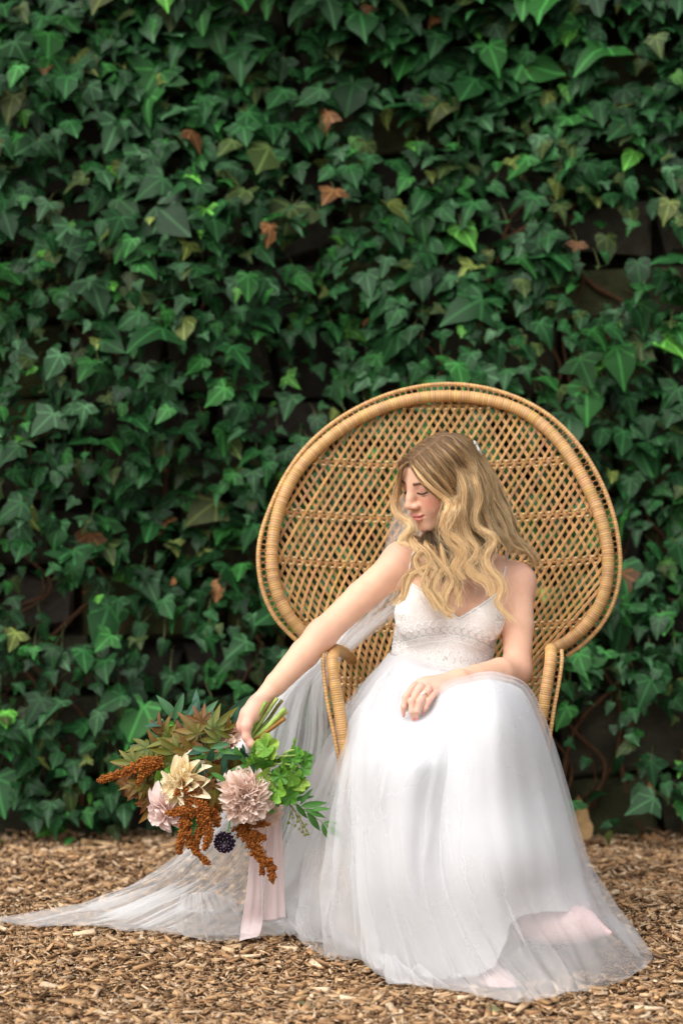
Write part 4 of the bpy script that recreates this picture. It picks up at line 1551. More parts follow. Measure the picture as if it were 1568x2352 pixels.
def cloth(name, S, m, parent, label=None, thick=0):
    me = new_mesh(name, S.reshape(-1, 3), grid_faces_np(S.shape[0], S.shape[1]))
    o = part(name, me, m, parent, label)
    if thick:
        md = o.modifiers.new('thickness', 'SOLIDIFY'); md.thickness = thick
    return o


def lift_off_ground(S, z0=0.004):
    S[..., 2] = np.maximum(S[..., 2], z0 + ground_z(S[..., 0], S[..., 1]) + .024)
    return S


def tulle_mat(name, alpha, col=(0.93, 0.94, 0.95)):
    m = bpy.data.materials.new(name); m.use_nodes = True
    N, L = m.node_tree.nodes, m.node_tree.links; N.clear()
    out = N.new('ShaderNodeOutputMaterial')
    d = N.new('ShaderNodeBsdfDiffuse'); d.inputs[0].default_value = (*col, 1)
    t = N.new('ShaderNodeBsdfTranslucent'); t.inputs[0].default_value = (*col, 1)
    m1 = N.new('ShaderNodeMixShader'); m1.inputs[0].default_value = .45
    L.new(d.outputs[0], m1.inputs[1]); L.new(t.outputs[0], m1.inputs[2])
    tr = N.new('ShaderNodeBsdfTransparent')
    m2 = N.new('ShaderNodeMixShader')
    tc = N.new('ShaderNodeTexCoord'); nz = N.new('ShaderNodeTexNoise')
    nz.inputs['Scale'].default_value = 7; nz.inputs['Detail'].default_value = 2
    L.new(tc.outputs['Object'], nz.inputs['Vector'])
    mr = N.new('ShaderNodeMapRange'); mr.inputs['To Min'].default_value = alpha * .75; mr.inputs['To Max'].default_value = alpha * 1.25
    L.new(nz.outputs['Fac'], mr.inputs['Value']); L.new(mr.outputs[0], m2.inputs[0])
    L.new(tr.outputs[0], m2.inputs[1]); L.new(m1.outputs[0], m2.inputs[2])
    L.new(m2.outputs[0], out.inputs[0])
    return m


M_satin = mat('white_chiffon', (0.71, 0.715, 0.725), 0.6, spec=0.25, sheen=0.25, transl=0.15)
M_tulle = tulle_mat('skirt_tulle', 0.28, (0.89, 0.89, 0.895))
M_veil = tulle_mat('veil_tulle', 0.30, (0.95, 0.955, 0.96))
UNDER = [
    [(905, 1490, .33), (894, 1500, .25), (930, 1514, .168), (990, 1535, .150), (1050, 1546, .155), (1100, 1546, .175), (1133, 1538, .25), (1120, 1525, .33)],
    [(850, 1560, .36), (846, 1572, .20), (892, 1562, .085), (970, 1560, .035), (1060, 1566, .01), (1125, 1568, .03), (1180, 1576, .12), (1180, 1585, .35)],
    [(815, 1640, .36), (810, 1655, .12), (862, 1640, -.06), (945, 1632, -.135), (1050, 1590, -.15), (1125, 1566, -.19), (1200, 1592, -.08), (1225, 1645, .30)],
    [(800, 1750, .36), (800, 1762, .08), (852, 1752, -.14), (938, 1742, -.250), (1045, 1700, -.228), (1140, 1655, -.30), (1240, 1692, -.13), (1250, 1722, .30)],
    [(800, 1870, .36), (798, 1882, .06), (860, 1880, -.17), (925, 1880, -.285), (1025, 1865, -.268), (1150, 1840, -.325), (1282, 1842, -.14), (1270, 1850, .30)],
    [(800, 1980, .36), (806, 2005, .04), (870, 2030, -.20), (930, 2040, -.300), (1040, 2035, -.302), (1175, 1985, -.350), (1312, 1972, -.17), (1290, 1970, .30)],
    [(820, 2070, .33), (836, 2135, .02), (905, 2215, -.20), (1000, 2248, -.285), (1125, 2226, -.310), (1192, 2108, -.31), (1337, 2090, -.19), (1310, 2060, .30)]]
nu, nv = 150, 170
S = sheet(UNDER, nu, nv)
S = S + normals(S) * (folds(nu, nv, .022, 6, 41, 1.0, .5, .25, 1.1) + folds(nu, nv, .008, 14, 43, .8, .5, .2, .9))[..., None]
q_ = proj(S)          # the lower knee pushes the cloth out under the crossed leg
S[..., 1] -= .024 * np.exp(-((q_[..., 0] - 948) / 58) ** 2) / (1 + np.exp(-(q_[..., 1] - 1746) / 6)) * np.exp(-np.maximum(q_[..., 1] - 1746, 0) / 95)
S = hand_dent(lift_off_ground(S))
skirt = cloth('skirt', S, M_satin, bride, 'white chiffon skirt under a sheer tulle layer')

def depth_map(S):
    """front depth of a draped sheet on a fine lattice, so that the next layer can lie over it"""
    D = np.full((200, 240), 9.0)
    k = 3
    P = np.concatenate([S.reshape(-1, 3)] + [(S[:-1] * (1 - a) + S[1:] * a)[:, :-1].reshape(-1, 3) * (1 - b) + (S[:-1] * (1 - a) + S[1:] * a)[:, 1:].reshape(-1, 3) * b for a in (0, .33, .66) for b in (0, .33, .66)])
    q = proj(P)
    i = ((q[:, 0] - 600) / 5).astype(int); j = ((q[:, 1] - 1450) / 5).astype(int)
    ok = (i >= 0) & (i < 200) & (j >= 0) & (j < 240)
    np.minimum.at(D, (i[ok], j[ok]), P[ok, 1])
    for _ in range(4):
        E = np.pad(D, 1, constant_values=9.0)
        N4 = np.minimum.reduce([E[:-2, 1:-1], E[2:, 1:-1], E[1:-1, :-2], E[1:-1, 2:]])
        D = np.where(D > 5, N4, D)
    E = np.pad(D, 1, mode='edge')
    D = np.minimum.reduce([E[a:a + 200, b:b + 240] for a in range(3) for b in range(3)])
    for _ in range(3):
        E = np.pad(D, 1, mode='edge')
        B_ = (E[:-2, 1:-1] + E[2:, 1:-1] + E[1:-1, :-2] + E[1:-1, 2:] + 2 * D) / 6
        D = np.where((D < 2) & (B_ < 1), B_, D)
    return D


DM = depth_map(S)
S_UNDER = S.copy()
N_UNDER = normals(S_UNDER)
if N_UNDER[60, 60:110, 1].mean() > 0: N_UNDER = -N_UNDER


def sample(A, a, b):
    """bilinear lookup of a sheet at normalised rows a and columns b"""
    x_ = np.clip(a, 0, 1) * (A.shape[0] - 1); y_ = np.clip(b, 0, 1) * (A.shape[1] - 1)
    i = np.minimum(x_.astype(int), A.shape[0] - 2); j = np.minimum(y_.astype(int), A.shape[1] - 2)
    fx = (x_ - i)[..., None]; fy = (y_ - j)[..., None]
    return (A[i, j] * (1 - fx) + A[i + 1, j] * fx) * (1 - fy) + (A[i, j + 1] * (1 - fx) + A[i + 1, j + 1] * fx) * fy


def sstep(a, b, x):
    t_ = np.clip((x - a) / (b - a), 0, 1)
    return t_ * t_ * (3 - 2 * t_)


def lay_over(S, D, gap):
    q = proj(S)
    x_ = np.clip((q[..., 0] - 600) / 5 - .5, 0, 198.99); y_ = np.clip((q[..., 1] - 1450) / 5 - .5, 0, 238.99)
    i, j = x_.astype(int), y_.astype(int)
    a, b = x_ - i, y_ - j
    d = (D[i, j] * (1 - a) + D[i + 1, j] * a) * (1 - b) + (D[i, j + 1] * (1 - a) + D[i + 1, j + 1] * a) * b
    m = (d < 2) & (S[..., 1] < d + .12)
    S[..., 1] = np.where(m, smin(S[..., 1], d - gap, .024), S[..., 1])
    return S


TUL = [
    [(905, 1488, .335), (892, 1498, .25), (905, 1504, .205), (930, 1511, .163), (990, 1532, .145), (1050, 1543, .150), (1100, 1543, .170), (1136, 1535, .25), (1122, 1522, .335)],
    [(835, 1570, .36), (826, 1585, .26), (856, 1580, .13), (905, 1562, .060), (980, 1557, .020), (1060, 1561, -.005), (1128, 1562, .015), (1188, 1572, .11), (1190, 1580, .36)],
    [(780, 1690, .36), (782, 1694, .22), (815, 1668, .05), (875, 1640, -.085), (950, 1628, -.160), (1060, 1571, -.215), (1130, 1558, -.205), (1208, 1590, -.09), (1232, 1645, .31)],
    [(735, 1795, .38), (738, 1792, .24), (788, 1775, .02), (855, 1757, -.16), (950, 1745, -.258), (1050, 1690, -.245), (1142, 1652, -.315), (1248, 1694, -.14), (1258, 1722, .31)],
    [(705, 1900, .38), (707, 1905, .24), (768, 1905, .00), (850, 1893, -.19), (955, 1888, -.300), (1055, 1862, -.270), (1170, 1845, -.335), (1290, 1845, -.16), (1280, 1852, .31)],
    [(678, 2000, .38), (676, 2010, .24), (752, 2035, -.02), (855, 2055, -.22), (970, 2065, -.335), (1085, 2050, -.330), (1205, 2015, -.370), (1336, 1990, -.22), (1310, 1982, .31)],
    [(652, 2080, .36), (650, 2088, .22), (742, 2140, -.03), (872, 2195, -.235), (1000, 2240, -.335), (1132, 2240, -.375), (1275, 2195, -.390), (1415, 2150, -.24), (1350, 2085, .29)],
    [(690, 2118, 'g.02'), (685, 2166, 'g.012'), (800, 2184, 'g.012'), (935, 2262, 'g.012'), (1055, 2302, 'g.012'), (1182, 2322, 'g.014'), (1302, 2292, 'g.02'), (1470, 2240, 'g.012'), (1425, 2150, 'g.012')]]
nu, nv = 190, 460
for lay in range(3):
    S = sheet(TUL, nu, nv)
    s = np.linspace(0, 1, nu)[:, None]; p = np.linspace(0, 1, nv)[None, :]
    rr_, pp_ = np.broadcast_arrays(7 * s, p)
    near_ = (1 - sstep(5.35, 6.7, rr_)) * sstep(2.0 / 8, 3.4 / 8, pp_)
    SU = sample(S_UNDER, np.minimum(rr_ / 6, 1), (8 * pp_ - 1) / 7) + sample(N_UNDER, np.minimum(rr_ / 6, 1), (8 * pp_ - 1) / 7) * (.018 - .008 * min(lay, 1))
    S = S * (1 - near_[..., None]) + SU * near_[..., None]
    left = np.exp(-((p - .14) / .16) ** 2)
    F_ = folds(nu, nv, .010, 13, 60 + lay, .8, .6, .10, .9) * (.55 + 1.2 * left) + folds(nu, nv, .0035, 40, 70 + lay, .8, .4, .05, .8) * (.4 + 1.4 * left)
    F_ = np.where(near_ > .3, np.maximum(F_ * (1 - .75 * near_), -.003), F_ * (1 - .75 * near_))
    hem = np.clip((s - .86) / .14, 0, 1)
    NT = normals(S)
    if NT[80, 150:300, 1].mean() > 0: NT = -NT
    F_ = F_ + pinches(nu, nv, 22, .012, .009, 160 + lay, .02, .98, .30, .9) + pinches(nu, nv, 26, .016, .0095, 170 + lay, .03, .42, .0, .5)
    F_ = F_ + pinches(nu, nv, 20, .016, .010, 190 + lay, .40, .99, .50, .85)
    F_ = F_ + hem * folds(nu, nv, .012, 7, 80 + lay, 1, .5) - lay * (.03 * left * s)
    S = S + NT * F_[..., None]
    # keep the tulle outside the chiffon on the lap
    S = hand_dent(lift_off_ground(S, .006 - .002 * lay))
    S = S * near_[..., None] + lay_over(S.copy(), DM, .010 - .005 * min(lay, 1)) * (1 - near_[..., None])
    if lay == 2: S = S[40:, 6:int(nv * .46)]
    cloth('tulle_layer', S, M_tulle, bride, ('sheer white tulle overskirt', 'inner sheer tulle layer', 'side panel of sheer tulle')[lay])
# a loose crumple of tulle at the outer left of the hem
CR = [
    [(735, 1830, .20), (770, 1830, .10), (800, 1835, .04), (825, 1840, .0)],
    [(712, 1960, .18), (760, 1960, .06), (800, 1960, -.02), (840, 1965, -.06)],
    [(672, 2060, .18), (750, 2080, .04), (815, 2090, -.04), (865, 2100, -.10)],
    [(655, 2120, .17), (740, 2150, .03), (830, 2160, -.04), (890, 2170, -.10)],
    [(690, 2170, 'g.02'), (750, 2200, 'g.03'), (830, 2208, 'g.02'), (880, 2190, 'g.03')]]
S = sheet(CR, 90, 110)
S = S + normals(S) * (folds(90, 110, .014, 7, 91, .8, .8, .0, .5) + folds(90, 110, .005, 19, 92, .8, .8, 0, .5))[..., None]
cloth('tulle_layer', lift_off_ground(S), M_tulle, bride, 'crumpled end of sheer tulle at the hem')

# ================================================================== shoes
M_shoe = mat('pink_satin', (0.80, 0.56, 0.54), 0.35, spec=0.5, sheen=0.3)
for pts, rad in (([W(1215, 2118, -.195), W(1262, 2122, -.215), W(1330, 2124, -.235), W(1398, 2143, -.255)], [.036, .0385, .034, .007]),
                 ([W(1095, 2240, -.215), W(1122, 2256, -.25), W(1150, 2266, -.285), W(1172, 2274, -.305)], [.036, .036, .030, .012])):
    F_ = Field(); F_.chain(pts, rad, .02, .03)
    c = np.mean(pts, 0)
    sv, sf = polygonise(lambda p, cc=None, m=.05: F_(p, cc, m), c - .15, c + .15, .004)
    sv[:, 2] = np.maximum(sv[:, 2], .012)
    part('shoe', new_mesh('shoe', sv, sf), M_shoe, bride)

# ================================================================== veil
VEIL = [
    [(1082, 1030, .27), (1087, 1036, .275), (1092, 1044, .28), (1096, 1052, .285)],
    [(930, 1130, .30), (980, 1130, .33), (1040, 1130, .34), (1100, 1130, .33)],
    [(893, 1215, .295), (950, 1230, .335), (1030, 1235, .355), (1110, 1245, .355)],
    [(858, 1335, .295), (885, 1345, .34), (930, 1350, .365), (990, 1350, .375)],
    [(772, 1466, .285), (788, 1470, .32), (802, 1476, .35), (815, 1482, .38)],
    [(655, 1585, .16), (690, 1575, .22), (725, 1565, .28), (757, 1550, .33)],
    [(590, 1720, .16), (640, 1730, .24), (700, 1730, .30), (752, 1700, .34)],
    [(500, 1880, .20), (580, 1890, .27), (660, 1890, .32), (722, 1870, .36)],
    [(350, 2005, .30), (480, 2020, .28), (590, 2040, .28), (695, 1990, .36)],
    [(170, 2085, 'g.03'), (340, 2095, 'g.06'), (520, 2110, 'g.05'), (680, 2080, 'g.02')],
    [(-60, 2140, 'g.01'), (200, 2150, 'g.012'), (440, 2170, 'g.012'), (650, 2165, 'g.012')]]
nu, nv = 230, 420
for lay in range(2):
    S = sheet(VEIL, nu, nv)
    s = np.linspace(0, 1, nu)[:, None]
    F_ = pinches(nu, nv, 26, .016, .012, 180 + lay, .0, 1.0, .1, .6) + folds(nu, nv, .011, 9, 120 + lay, .8, .5, .2, .6) + folds(nu, nv, .005, 26, 130 + lay, .8, .4, .2, .6) + np.clip((s - .8) / .2, 0, 1) * folds(nu, nv, .03, 5, 140 + lay, 1, 1.0, .7, 1)
    S = S + normals(S) * (F_ - .008 * lay)[..., None]
    S = lift_off_ground(S, .004 + .004 * lay)
    cloth('veil', S, M_veil, bride, 'long sheer veil trailing over the mulch' if lay == 0 else 'second sheer layer of the trailing veil')
CRV = [
    [(415, 2055, 'g.09'), (470, 2050, 'g.10'), (530, 2060, 'g.08')],
    [(400, 2090, 'g.10'), (480, 2085, 'g.12'), (560, 2095, 'g.07')],
    [(405, 2130, 'g.05'), (490, 2135, 'g.06'), (580, 2130, 'g.03')],
    [(440, 2168, 'g.012'), (500, 2180, 'g.012'), (600, 2175, 'g.012')]]
S = sheet(CRV, 70, 90)
S = S + normals(S) * (folds(70, 90, .02, 4, 151, .8, 1.0, .0, .3) + folds(70, 90, .008, 11, 152, .8, 1.0, 0, .3))[..., None]
cloth('veil_fold', lift_off_ground(S), M_veil, bride, 'crumpled fold of the veil')

# ================================================================== ring and bracelet
M_gold = mat('gold', (0.83, 0.55, 0.28), 0.2, metal=1.0)
M_gem = mat('diamond', (0.9, 0.92, 0.95), 0.05, spec=1.0)


def loop_round(c, axis, r, tr):
    axis = np.array(axis) / np.linalg.norm(axis)
    e1 = np.cross(axis, [0, 0, 1.0]); e1 /= np.linalg.norm(e1); e2 = np.cross(axis, e1)
    t = np.linspace(0, 2 * PI, 28, endpoint=False)
    return tube(c + r * (np.cos(t)[:, None] * e1 + np.sin(t)[:, None] * e2), tr, 6, closed=True)


ra_, rb_ = W(*HL['ring'][0]), W(*HL['ring'][1])
rc = ra_ * .50 + rb_ * .50
v, f = loop_round(rc, rb_ - ra_, .0094, .0015)
ring_o = part('ring', new_mesh('ring', v, f), M_gold, bride)
part('ring_stone', new_mesh('ring_stone', OCT * .0048 + rc + np.array([-.004, -.0098, .005]), OCTF, smooth=False), M_gem, ring_o)
bc = wrR + (elR - wrR) / np.linalg.norm(elR - wrR) * .004
v, f = loop_round(bc, (elR - wrR) + np.array([.02, 0, .05]), .0228, .0008)
part('bracelet', new_mesh('bracelet', v, f), M_gold, bride)
# ================================================================== bouquet
bouquet = empty('bouquet', 'autumn bouquet of dahlias, rust amaranth and leaves hanging from the bride\'s hand', 'bouquet', W(560, 1715, .02))
rg = np.random.default_rng(500)
PIN = Matrix.Translation(-Vector(bouquet.location))


def bpart(name, me, m, parent=None, label=None):
    o = obj(name, me, m, parent or bouquet)
    if parent is None: o.matrix_parent_inverse = PIN
    if label: o['label'] = label
    return o


def frame_from(tip, face):
    """matrix whose -y axis is the tip direction and +z the face"""
    y_ = -Vector(tip).normalized()
    z_ = Vector(face); z_ = (z_ - y_ * z_.dot(y_)).normalized()
    x_ = y_.cross(z_)
    return Matrix((x_, y_, z_)).transposed()


def img_dir(deg, depth=0.0):
    a = R(deg)
    return Vector((math.cos(a), depth, math.sin(a)))


def put(name, me, m, u, v, y, deg, size, depth=0.0, tilt=.5, parent=None, face=None):
    o = bpart(name, me, m, parent)
    tip = img_dir(deg, depth)
    f = face if face is not None else (rg.normal(0, tilt), -1, .35 + rg.normal(0, tilt))
    o.matrix_basis = Matrix.Translation(Vector(W(u, v, y))) @ frame_from(tip, f).to_4x4() @ Matrix.Diagonal((size, size, size, 1))
    return o


# ---- leaf shapes (base at origin, tip at -y, face +z, unit length)
def blade(half, nx=1, fold=.15, droop=.25, wave=.0, c0=(.1, .2, .05), c1=None, seed=0):
    """leaf from half-outline [(x, t)] with t along the midrib"""
    rg_ = np.random.default_rng(seed)
    V, F, C = [], [], []
    n = len(half)
    c0 = np.array(c0); c1 = c0 if c1 is None else np.array(c1)
    for i, (hx, t) in enumerate(half):
        for s in (-1, -.5, 0, .5, 1):
            x_ = hx * s
            V.append((x_, -t, fold * abs(x_) - droop * t * t + wave * math.sin(9 * t + s * 4) * hx + rg_.normal(0, .004)))
            C.append((c0 + (c1 - c0) * t) * (1.15 if s == 0 else 1.0))
    F = grid_faces(n, 5)
    return V, F, C


def lanceolate(c0, c1=None, w=.13, seed=0, **k):
    t = np.linspace(0, 1, 8)
    return blade([(max(.004, w * math.sin(PI * q ** .85) ** .9), q) for q in t], c0=c0, c1=c1, seed=seed, **k)


def palmate(c0, c1, seed, lobes=7, slim=.125):
    """japanese maple: narrow pointed lobes spreading from one point"""
    rg_ = np.random.default_rng(seed)
    ps = []
    for k in range(lobes):
        a = (k - (lobes - 1) / 2) * (250 / lobes) * PI / 180
        L_ = (1 - .52 * (abs(k - (lobes - 1) / 2) / ((lobes - 1) / 2)) ** 1.3) * rg_.uniform(.9, 1.05)
        V, F, C = lanceolate(np.array(c0) * rg_.uniform(.85, 1.15), np.array(c1) * rg_.uniform(.8, 1.2), slim / L_ ** .4, seed + k, droop=rg_.uniform(.1, .7), fold=.3)
        V = np.array(V) * L_
        ca, sa = math.cos(a), math.sin(a)
        V = np.stack([V[:, 0] * ca - V[:, 1] * sa, V[:, 0] * sa + V[:, 1] * ca, V[:, 2] - .001 * k], -1)
        ps.append((V, F, np.array(C)))
    ps.append((tube([(0, .0, 0), (0, .35, -.05), (.03, .7, -.1)], [.014, .011, .009], 4)[0], tube([(0, 0, 0), (0, .35, 0), (0, .7, 0)], .01, 4)[1], np.array((.18, .06, .03))))
    return join(ps)


def scalloped(c0, seed):
    """geranium: round, scalloped, crinkled"""
    rg_ = np.random.default_rng(seed)
    nr, na = 6, 36
    V, C = [(0, 0, 0)], [np.array(c0) * 1.3]
    for i in range(1, nr):
        for j in range(na):
            a = -PI / 2 + (j / (na - 1) - .5) * 2 * PI * .90
            lob = 1 + .28 * abs(math.cos(2.5 * (a + PI / 2))) ** .7 - .22 + .07 * abs(math.sin(11 * a))
            r_ = .5 * i / (nr - 1) * (lob if i == nr - 1 else 1 + (lob - 1) * (i / nr) ** 2)
            vein = abs(math.cos(2.5 * (a + PI / 2)))
            z_ = .20 * r_ * (1 - vein) * 1.1 + .25 * r_ * r_ + .05 * math.sin(7 * a + seed) * r_ * 2 + rg_.normal(0, .008)
            V.append((r_ * math.cos(a), r_ * math.sin(a) - .12, z_))
            C.append(np.array(c0) * (1.0 + .25 * (vein > .93) + (.25 if i == nr - 1 else 0)) * rg_.uniform(.92, 1.08))
    F = [(0, 1 + j, 2 + j) for j in range(na - 1)]
    for i in range(nr - 2):
        for j in range(na - 1):
            a = 1 + i * na + j
            F.append((a, a + na, a + na + 1, a + 1))
    return np.array(V), F, np.array(C)


def petal_mesh(c_base, c_tip, seed, w=.34, cup=.5, curl=.3, tipw=.3):
    rg_ = np.random.default_rng(seed)
    nu_, nv_ = 7, 5
    V, C = [], []
    for i in range(nu_):
        t = i / (nu_ - 1)
        hw_ = w * (math.sin(PI * (.10 + .80 * t ** .9)) ** .8) * (1 - tipw * max(0, t - .75) / .25 * .8) / 1.0
        for j in range(nv_):
            s = j / (nv_ - 1) * 2 - 1
            V.append((hw_ * s, -t * (1 - .03 * s * s), cup * hw_ * s * s - curl * (t ** 2.2) * .5 + .02 * math.sin(8 * t + 3 * s + seed)))
            C.append(np.array(c_base) * (1 - t) + np.array(c_tip) * t)
    me = new_mesh('petal', V, grid_faces(nu_, nv_), np.array(C) * rg_.uniform(.95, 1.05))
    return me


M_petal = mat('petals', vcol=True, rough=.6, spec=.25, transl=.25, sheen=.2)
M_bleaf = mat('bouquet_leaf', vcol=True, rough=.5, spec=.35, transl=.2, noise=(60, .2))
M_amar = mat('amaranth', vcol=True, rough=.85, spec=.1)
M_bstem = mat('bouquet_stem', vcol=True, rough=.55, noise=(70, .35), bump=(120, .3, .002))
M_ribbon = mat('pink_ribbon', (0.92, 0.77, 0.76), .55, spec=.3, sheen=.3, transl=.12)


def dahlia(u, v, y, rad, axis, n, meshes, label, phi0=8, phi1=100, name='dahlia', lr=(.55, 1.0), spread=.28):
    c = Vector(W(u, v, y)); ax = Vector(axis).normalized()
    fl = empty_part(name, label, c)
    e1 = ax.orthogonal().normalized(); e2 = ax.cross(e1)
    core = bpart_at('flower_heart', new_mesh('heart', OCT * rad * .25, OCTF, np.tile((.35, .25, .12), (6, 1))), M_petal, fl)
    for i in range(n):
        q = ((i + .5) / n)
        a = i * 2.39996 + rg.normal(0, .08)
        ph = R(phi0 + (phi1 - phi0) * q ** .85 + rg.normal(0, 9))
        rd = e1 * math.cos(a) + e2 * math.sin(a)
        d = ax * math.cos(ph) + rd * math.sin(ph)
        nrm = (ax * math.sin(ph) - rd * math.cos(ph))
        L_ = rad * (lr[0] + (lr[1] - lr[0]) * q ** .7) * rg.uniform(.8, 1.12)
        o = obj('petal', meshes[rg.integers(len(meshes))], M_petal, fl)
        b = rd * rad * spread * math.sqrt(q) * .9 + ax * rad * .22 * (1 - q)
        mm = frame_from(d, nrm)
        o.matrix_basis = Matrix.Translation(b) @ mm.to_4x4() @ Matrix.Rotation(rg.normal(0, .32), 4, 'Y') @ Matrix.Diagonal((L_ * rg.uniform(.9, 1.1), L_, L_, 1))
    return fl


def empty_part(name, label, c):
    o = bpy.data.objects.new(name, None); COL.objects.link(o)
    o.parent = bouquet; o.matrix_parent_inverse = PIN; o.location = c
    o.empty_display_size = .03
    if label: o['label'] = label
    return o


def bpart_at(name, me, m, parent):
    return obj(name, me, m, parent)


for me_set in ():
    pass
P_blush = [petal_mesh((.86, .58, .42), (.93, .79, .70), k, .30, 1.3, (.1, .5, -.3, .7)[k % 4]) for k in range(8)]
P_cream = [petal_mesh((.86, .64, .28), (.92, .82, .58), 20 + k, .26, 1.0, (.2, .6, -.2, .8)[k % 4]) for k in range(8)]
P_pink = [petal_mesh((.84, .62, .55), (.90, .76, .72), 40 + k, .36, .7, .15) for k in range(3)]
P_rose = [petal_mesh((.82, .62, .48), (.85, .72, .60), 60 + k, .50, .9, .25) for k in range(3)]
for ms in (P_blush, P_cream, P_pink, P_rose):
    for m_ in ms: m_.materials.append(M_petal)
dahlia(565, 1828, -.055, .060, (.05, -1, .05), 210, P_blush, 'large blush dahlia with many ruffled petals', 5, 122, lr=(.42, .80), spread=.5)
dahlia(428, 1800, -.040, .060, (-.65, -.55, .10), 64, P_cream, 'cream yellow dahlia with long petals', 12, 112, lr=(.6, 1.05), spread=.2)
dahlia(385, 1856, -.030, .054, (-.55, -.60, -.30), 30, P_pink, 'pale pink dahlia below the cream one', 15, 100, spread=.2)
dahlia(522, 1712, .030, .040, (-.2, -.7, .6), 26, P_rose, 'small pale peach rose behind the ribbon', 8, 85, name='rose')
dahlia(600, 1862, .020, .050, (.4, -.6, -.5), 40, P_blush, 'blush dahlia half hidden behind the larger one', 10, 112)

# ---- amaranth
def amaranth(paths, label):
    ps = []
    for pts, r0, n in paths:
        P = catmull([W(*p) for p in pts], 60)
        T, N_, B_ = frames(P)
        for k in range(int(n * 1.9)):
            i = int(rg.integers(0, 60)); t = i / 59
            r_ = 1.35 * r0 * (1 - .62 * t ** 1.3) * (.75 + .35 * math.sin(i * .9 + 2))
            a = rg.uniform(0, 2 * PI); rho = r_ * (.55 + .5 * rg.random())
            c = P[i] + (N_[i] * math.cos(a) + B_[i] * math.sin(a)) * rho + T[i] * rg.normal(0, .003)
            sz = rg.uniform(.0016, .0034)
            cl = np.array((.31, .10, .022)) * rg.uniform(.55, 1.45) * np.array([1, rg.uniform(.85, 1.2), 1])
            ps.append((OCT * sz * rg.uniform(.8, 1.3, 3) + c, OCTF, cl))
        ps.append((*tube(P[::4], np.linspace(r0 * .6, r0 * .2, 15), 6), np.array((.20, .055, .012))))
    v, f, c = join(ps)
    return bpart('amaranth', new_mesh('amaranth', v, f, c, smooth=False), M_amar, None, label)


amaranth([([(372, 1752, .0), (330, 1758, -.005), (280, 1775, -.01), (230, 1792, -.01)], .0135, 420),
          ([(355, 1748, .0), (335, 1750, -.01), (318, 1762, -.012)], .012, 160), ([(350, 1762, -.005), (330, 1780, -.01), (318, 1800, -.01)], .010, 140)],
         'rust amaranth plume pointing away from the bride')
amaranth([([(452, 1800, -.06), (440, 1840, -.075), (425, 1890, -.075), (440, 1940, -.07), (478, 1984, -.065)], .015, 620),
          ([(445, 1820, -.065), (425, 1815, -.08), (405, 1822, -.08)], .011, 140), ([(430, 1860, -.07), (405, 1866, -.08), (385, 1868, -.08)], .012, 170),
          ([(425, 1895, -.07), (415, 1930, -.075), (412, 1958, -.07)], .010, 170), ([(448, 1850, -.07), (470, 1880, -.075), (480, 1915, -.075), (470, 1950, -.07)], .014, 380),
          ([(460, 1850, -.06), (490, 1865, -.06), (500, 1895, -.055)], .015, 300), ([(470, 1880, -.06), (455, 1920, -.07), (450, 1950, -.065)], .011, 200),
          ([(440, 1830, -.07), (465, 1845, -.08), (475, 1870, -.08)], .013, 260)],
         'big rust amaranth cluster with drooping tails in the centre')
amaranth([([(548, 1895, -.02), (575, 1925, -.03), (592, 1960, -.03), (622, 1990, -.03), (626, 2022, -.03)], .016, 560), ([(560, 1890, -.02), (590, 1893, -.03), (612, 1893, -.03)], .010, 150),
          ([(560, 1915, -.025), (590, 1920, -.035), (608, 1925, -.03)], .013, 200), ([(585, 1950, -.03), (600, 1970, -.035), (602, 2005, -.03)], .009, 160)],
         'rust amaranth tail hanging over the pink ribbon')
amaranth([([(480, 1745, .02), (500, 1770, .0), (505, 1810, -.01), (500, 1850, -.02)], .018, 420)], 'rust amaranth deep between the dahlias')

# ---- scabiosa
fl = empty_part('scabiosa', 'dark purple scabiosa on a thin green stem', Vector(W(516, 1934, -.05)))
pm = [petal_mesh((.012, .004, .014), (.030, .008, .030), 80 + k, .4, .6, .2) for k in range(2)]
for m_ in pm: m_.materials.append(M_petal)
ax = Vector((0, -1, -.1)).normalized(); e1 = ax.orthogonal().normalized(); e2 = ax.cross(e1)
for i in range(64):
    q = (i + .5) / 64; a = i * 2.39996; ph = R(5 + 95 * q)
    rd = e1 * math.cos(a) + e2 * math.sin(a); d = ax * math.cos(ph) + rd * math.sin(ph)
    o = obj('petal', pm[i % 2], None, fl)
    o.matrix_basis = Matrix.Translation(d * .007) @ frame_from(d, ax * math.sin(ph) - rd * math.cos(ph)).to_4x4() @ Matrix.Diagonal((.016, .019, .016, 1))
ps = []
for i in range(46):
    q = (i + .5) / 46; a = i * 2.39996 + 1; ph = R(85 * q)
    rd = e1 * math.cos(a) + e2 * math.sin(a); d = np.array(ax * math.cos(ph) + rd * math.sin(ph))
    ps.append((OCT * .0011 + d * .0275, OCTF, np.array((.55, .42, .55))))
v, f, c = join(ps)
o = bpart_at('stamens', new_mesh('stamens', v, f, c), M_petal, fl); o['kind'] = 'stuff'
v, f = tube(catmull([W(526, 1850, -.03), W(528, 1885, -.045), W(520, 1925, -.045)], 10), .0022, 6)
bpart('flower_stem', new_mesh('flower_stem', v, f, np.tile((.20, .34, .07), (len(v), 1))), M_bstem)

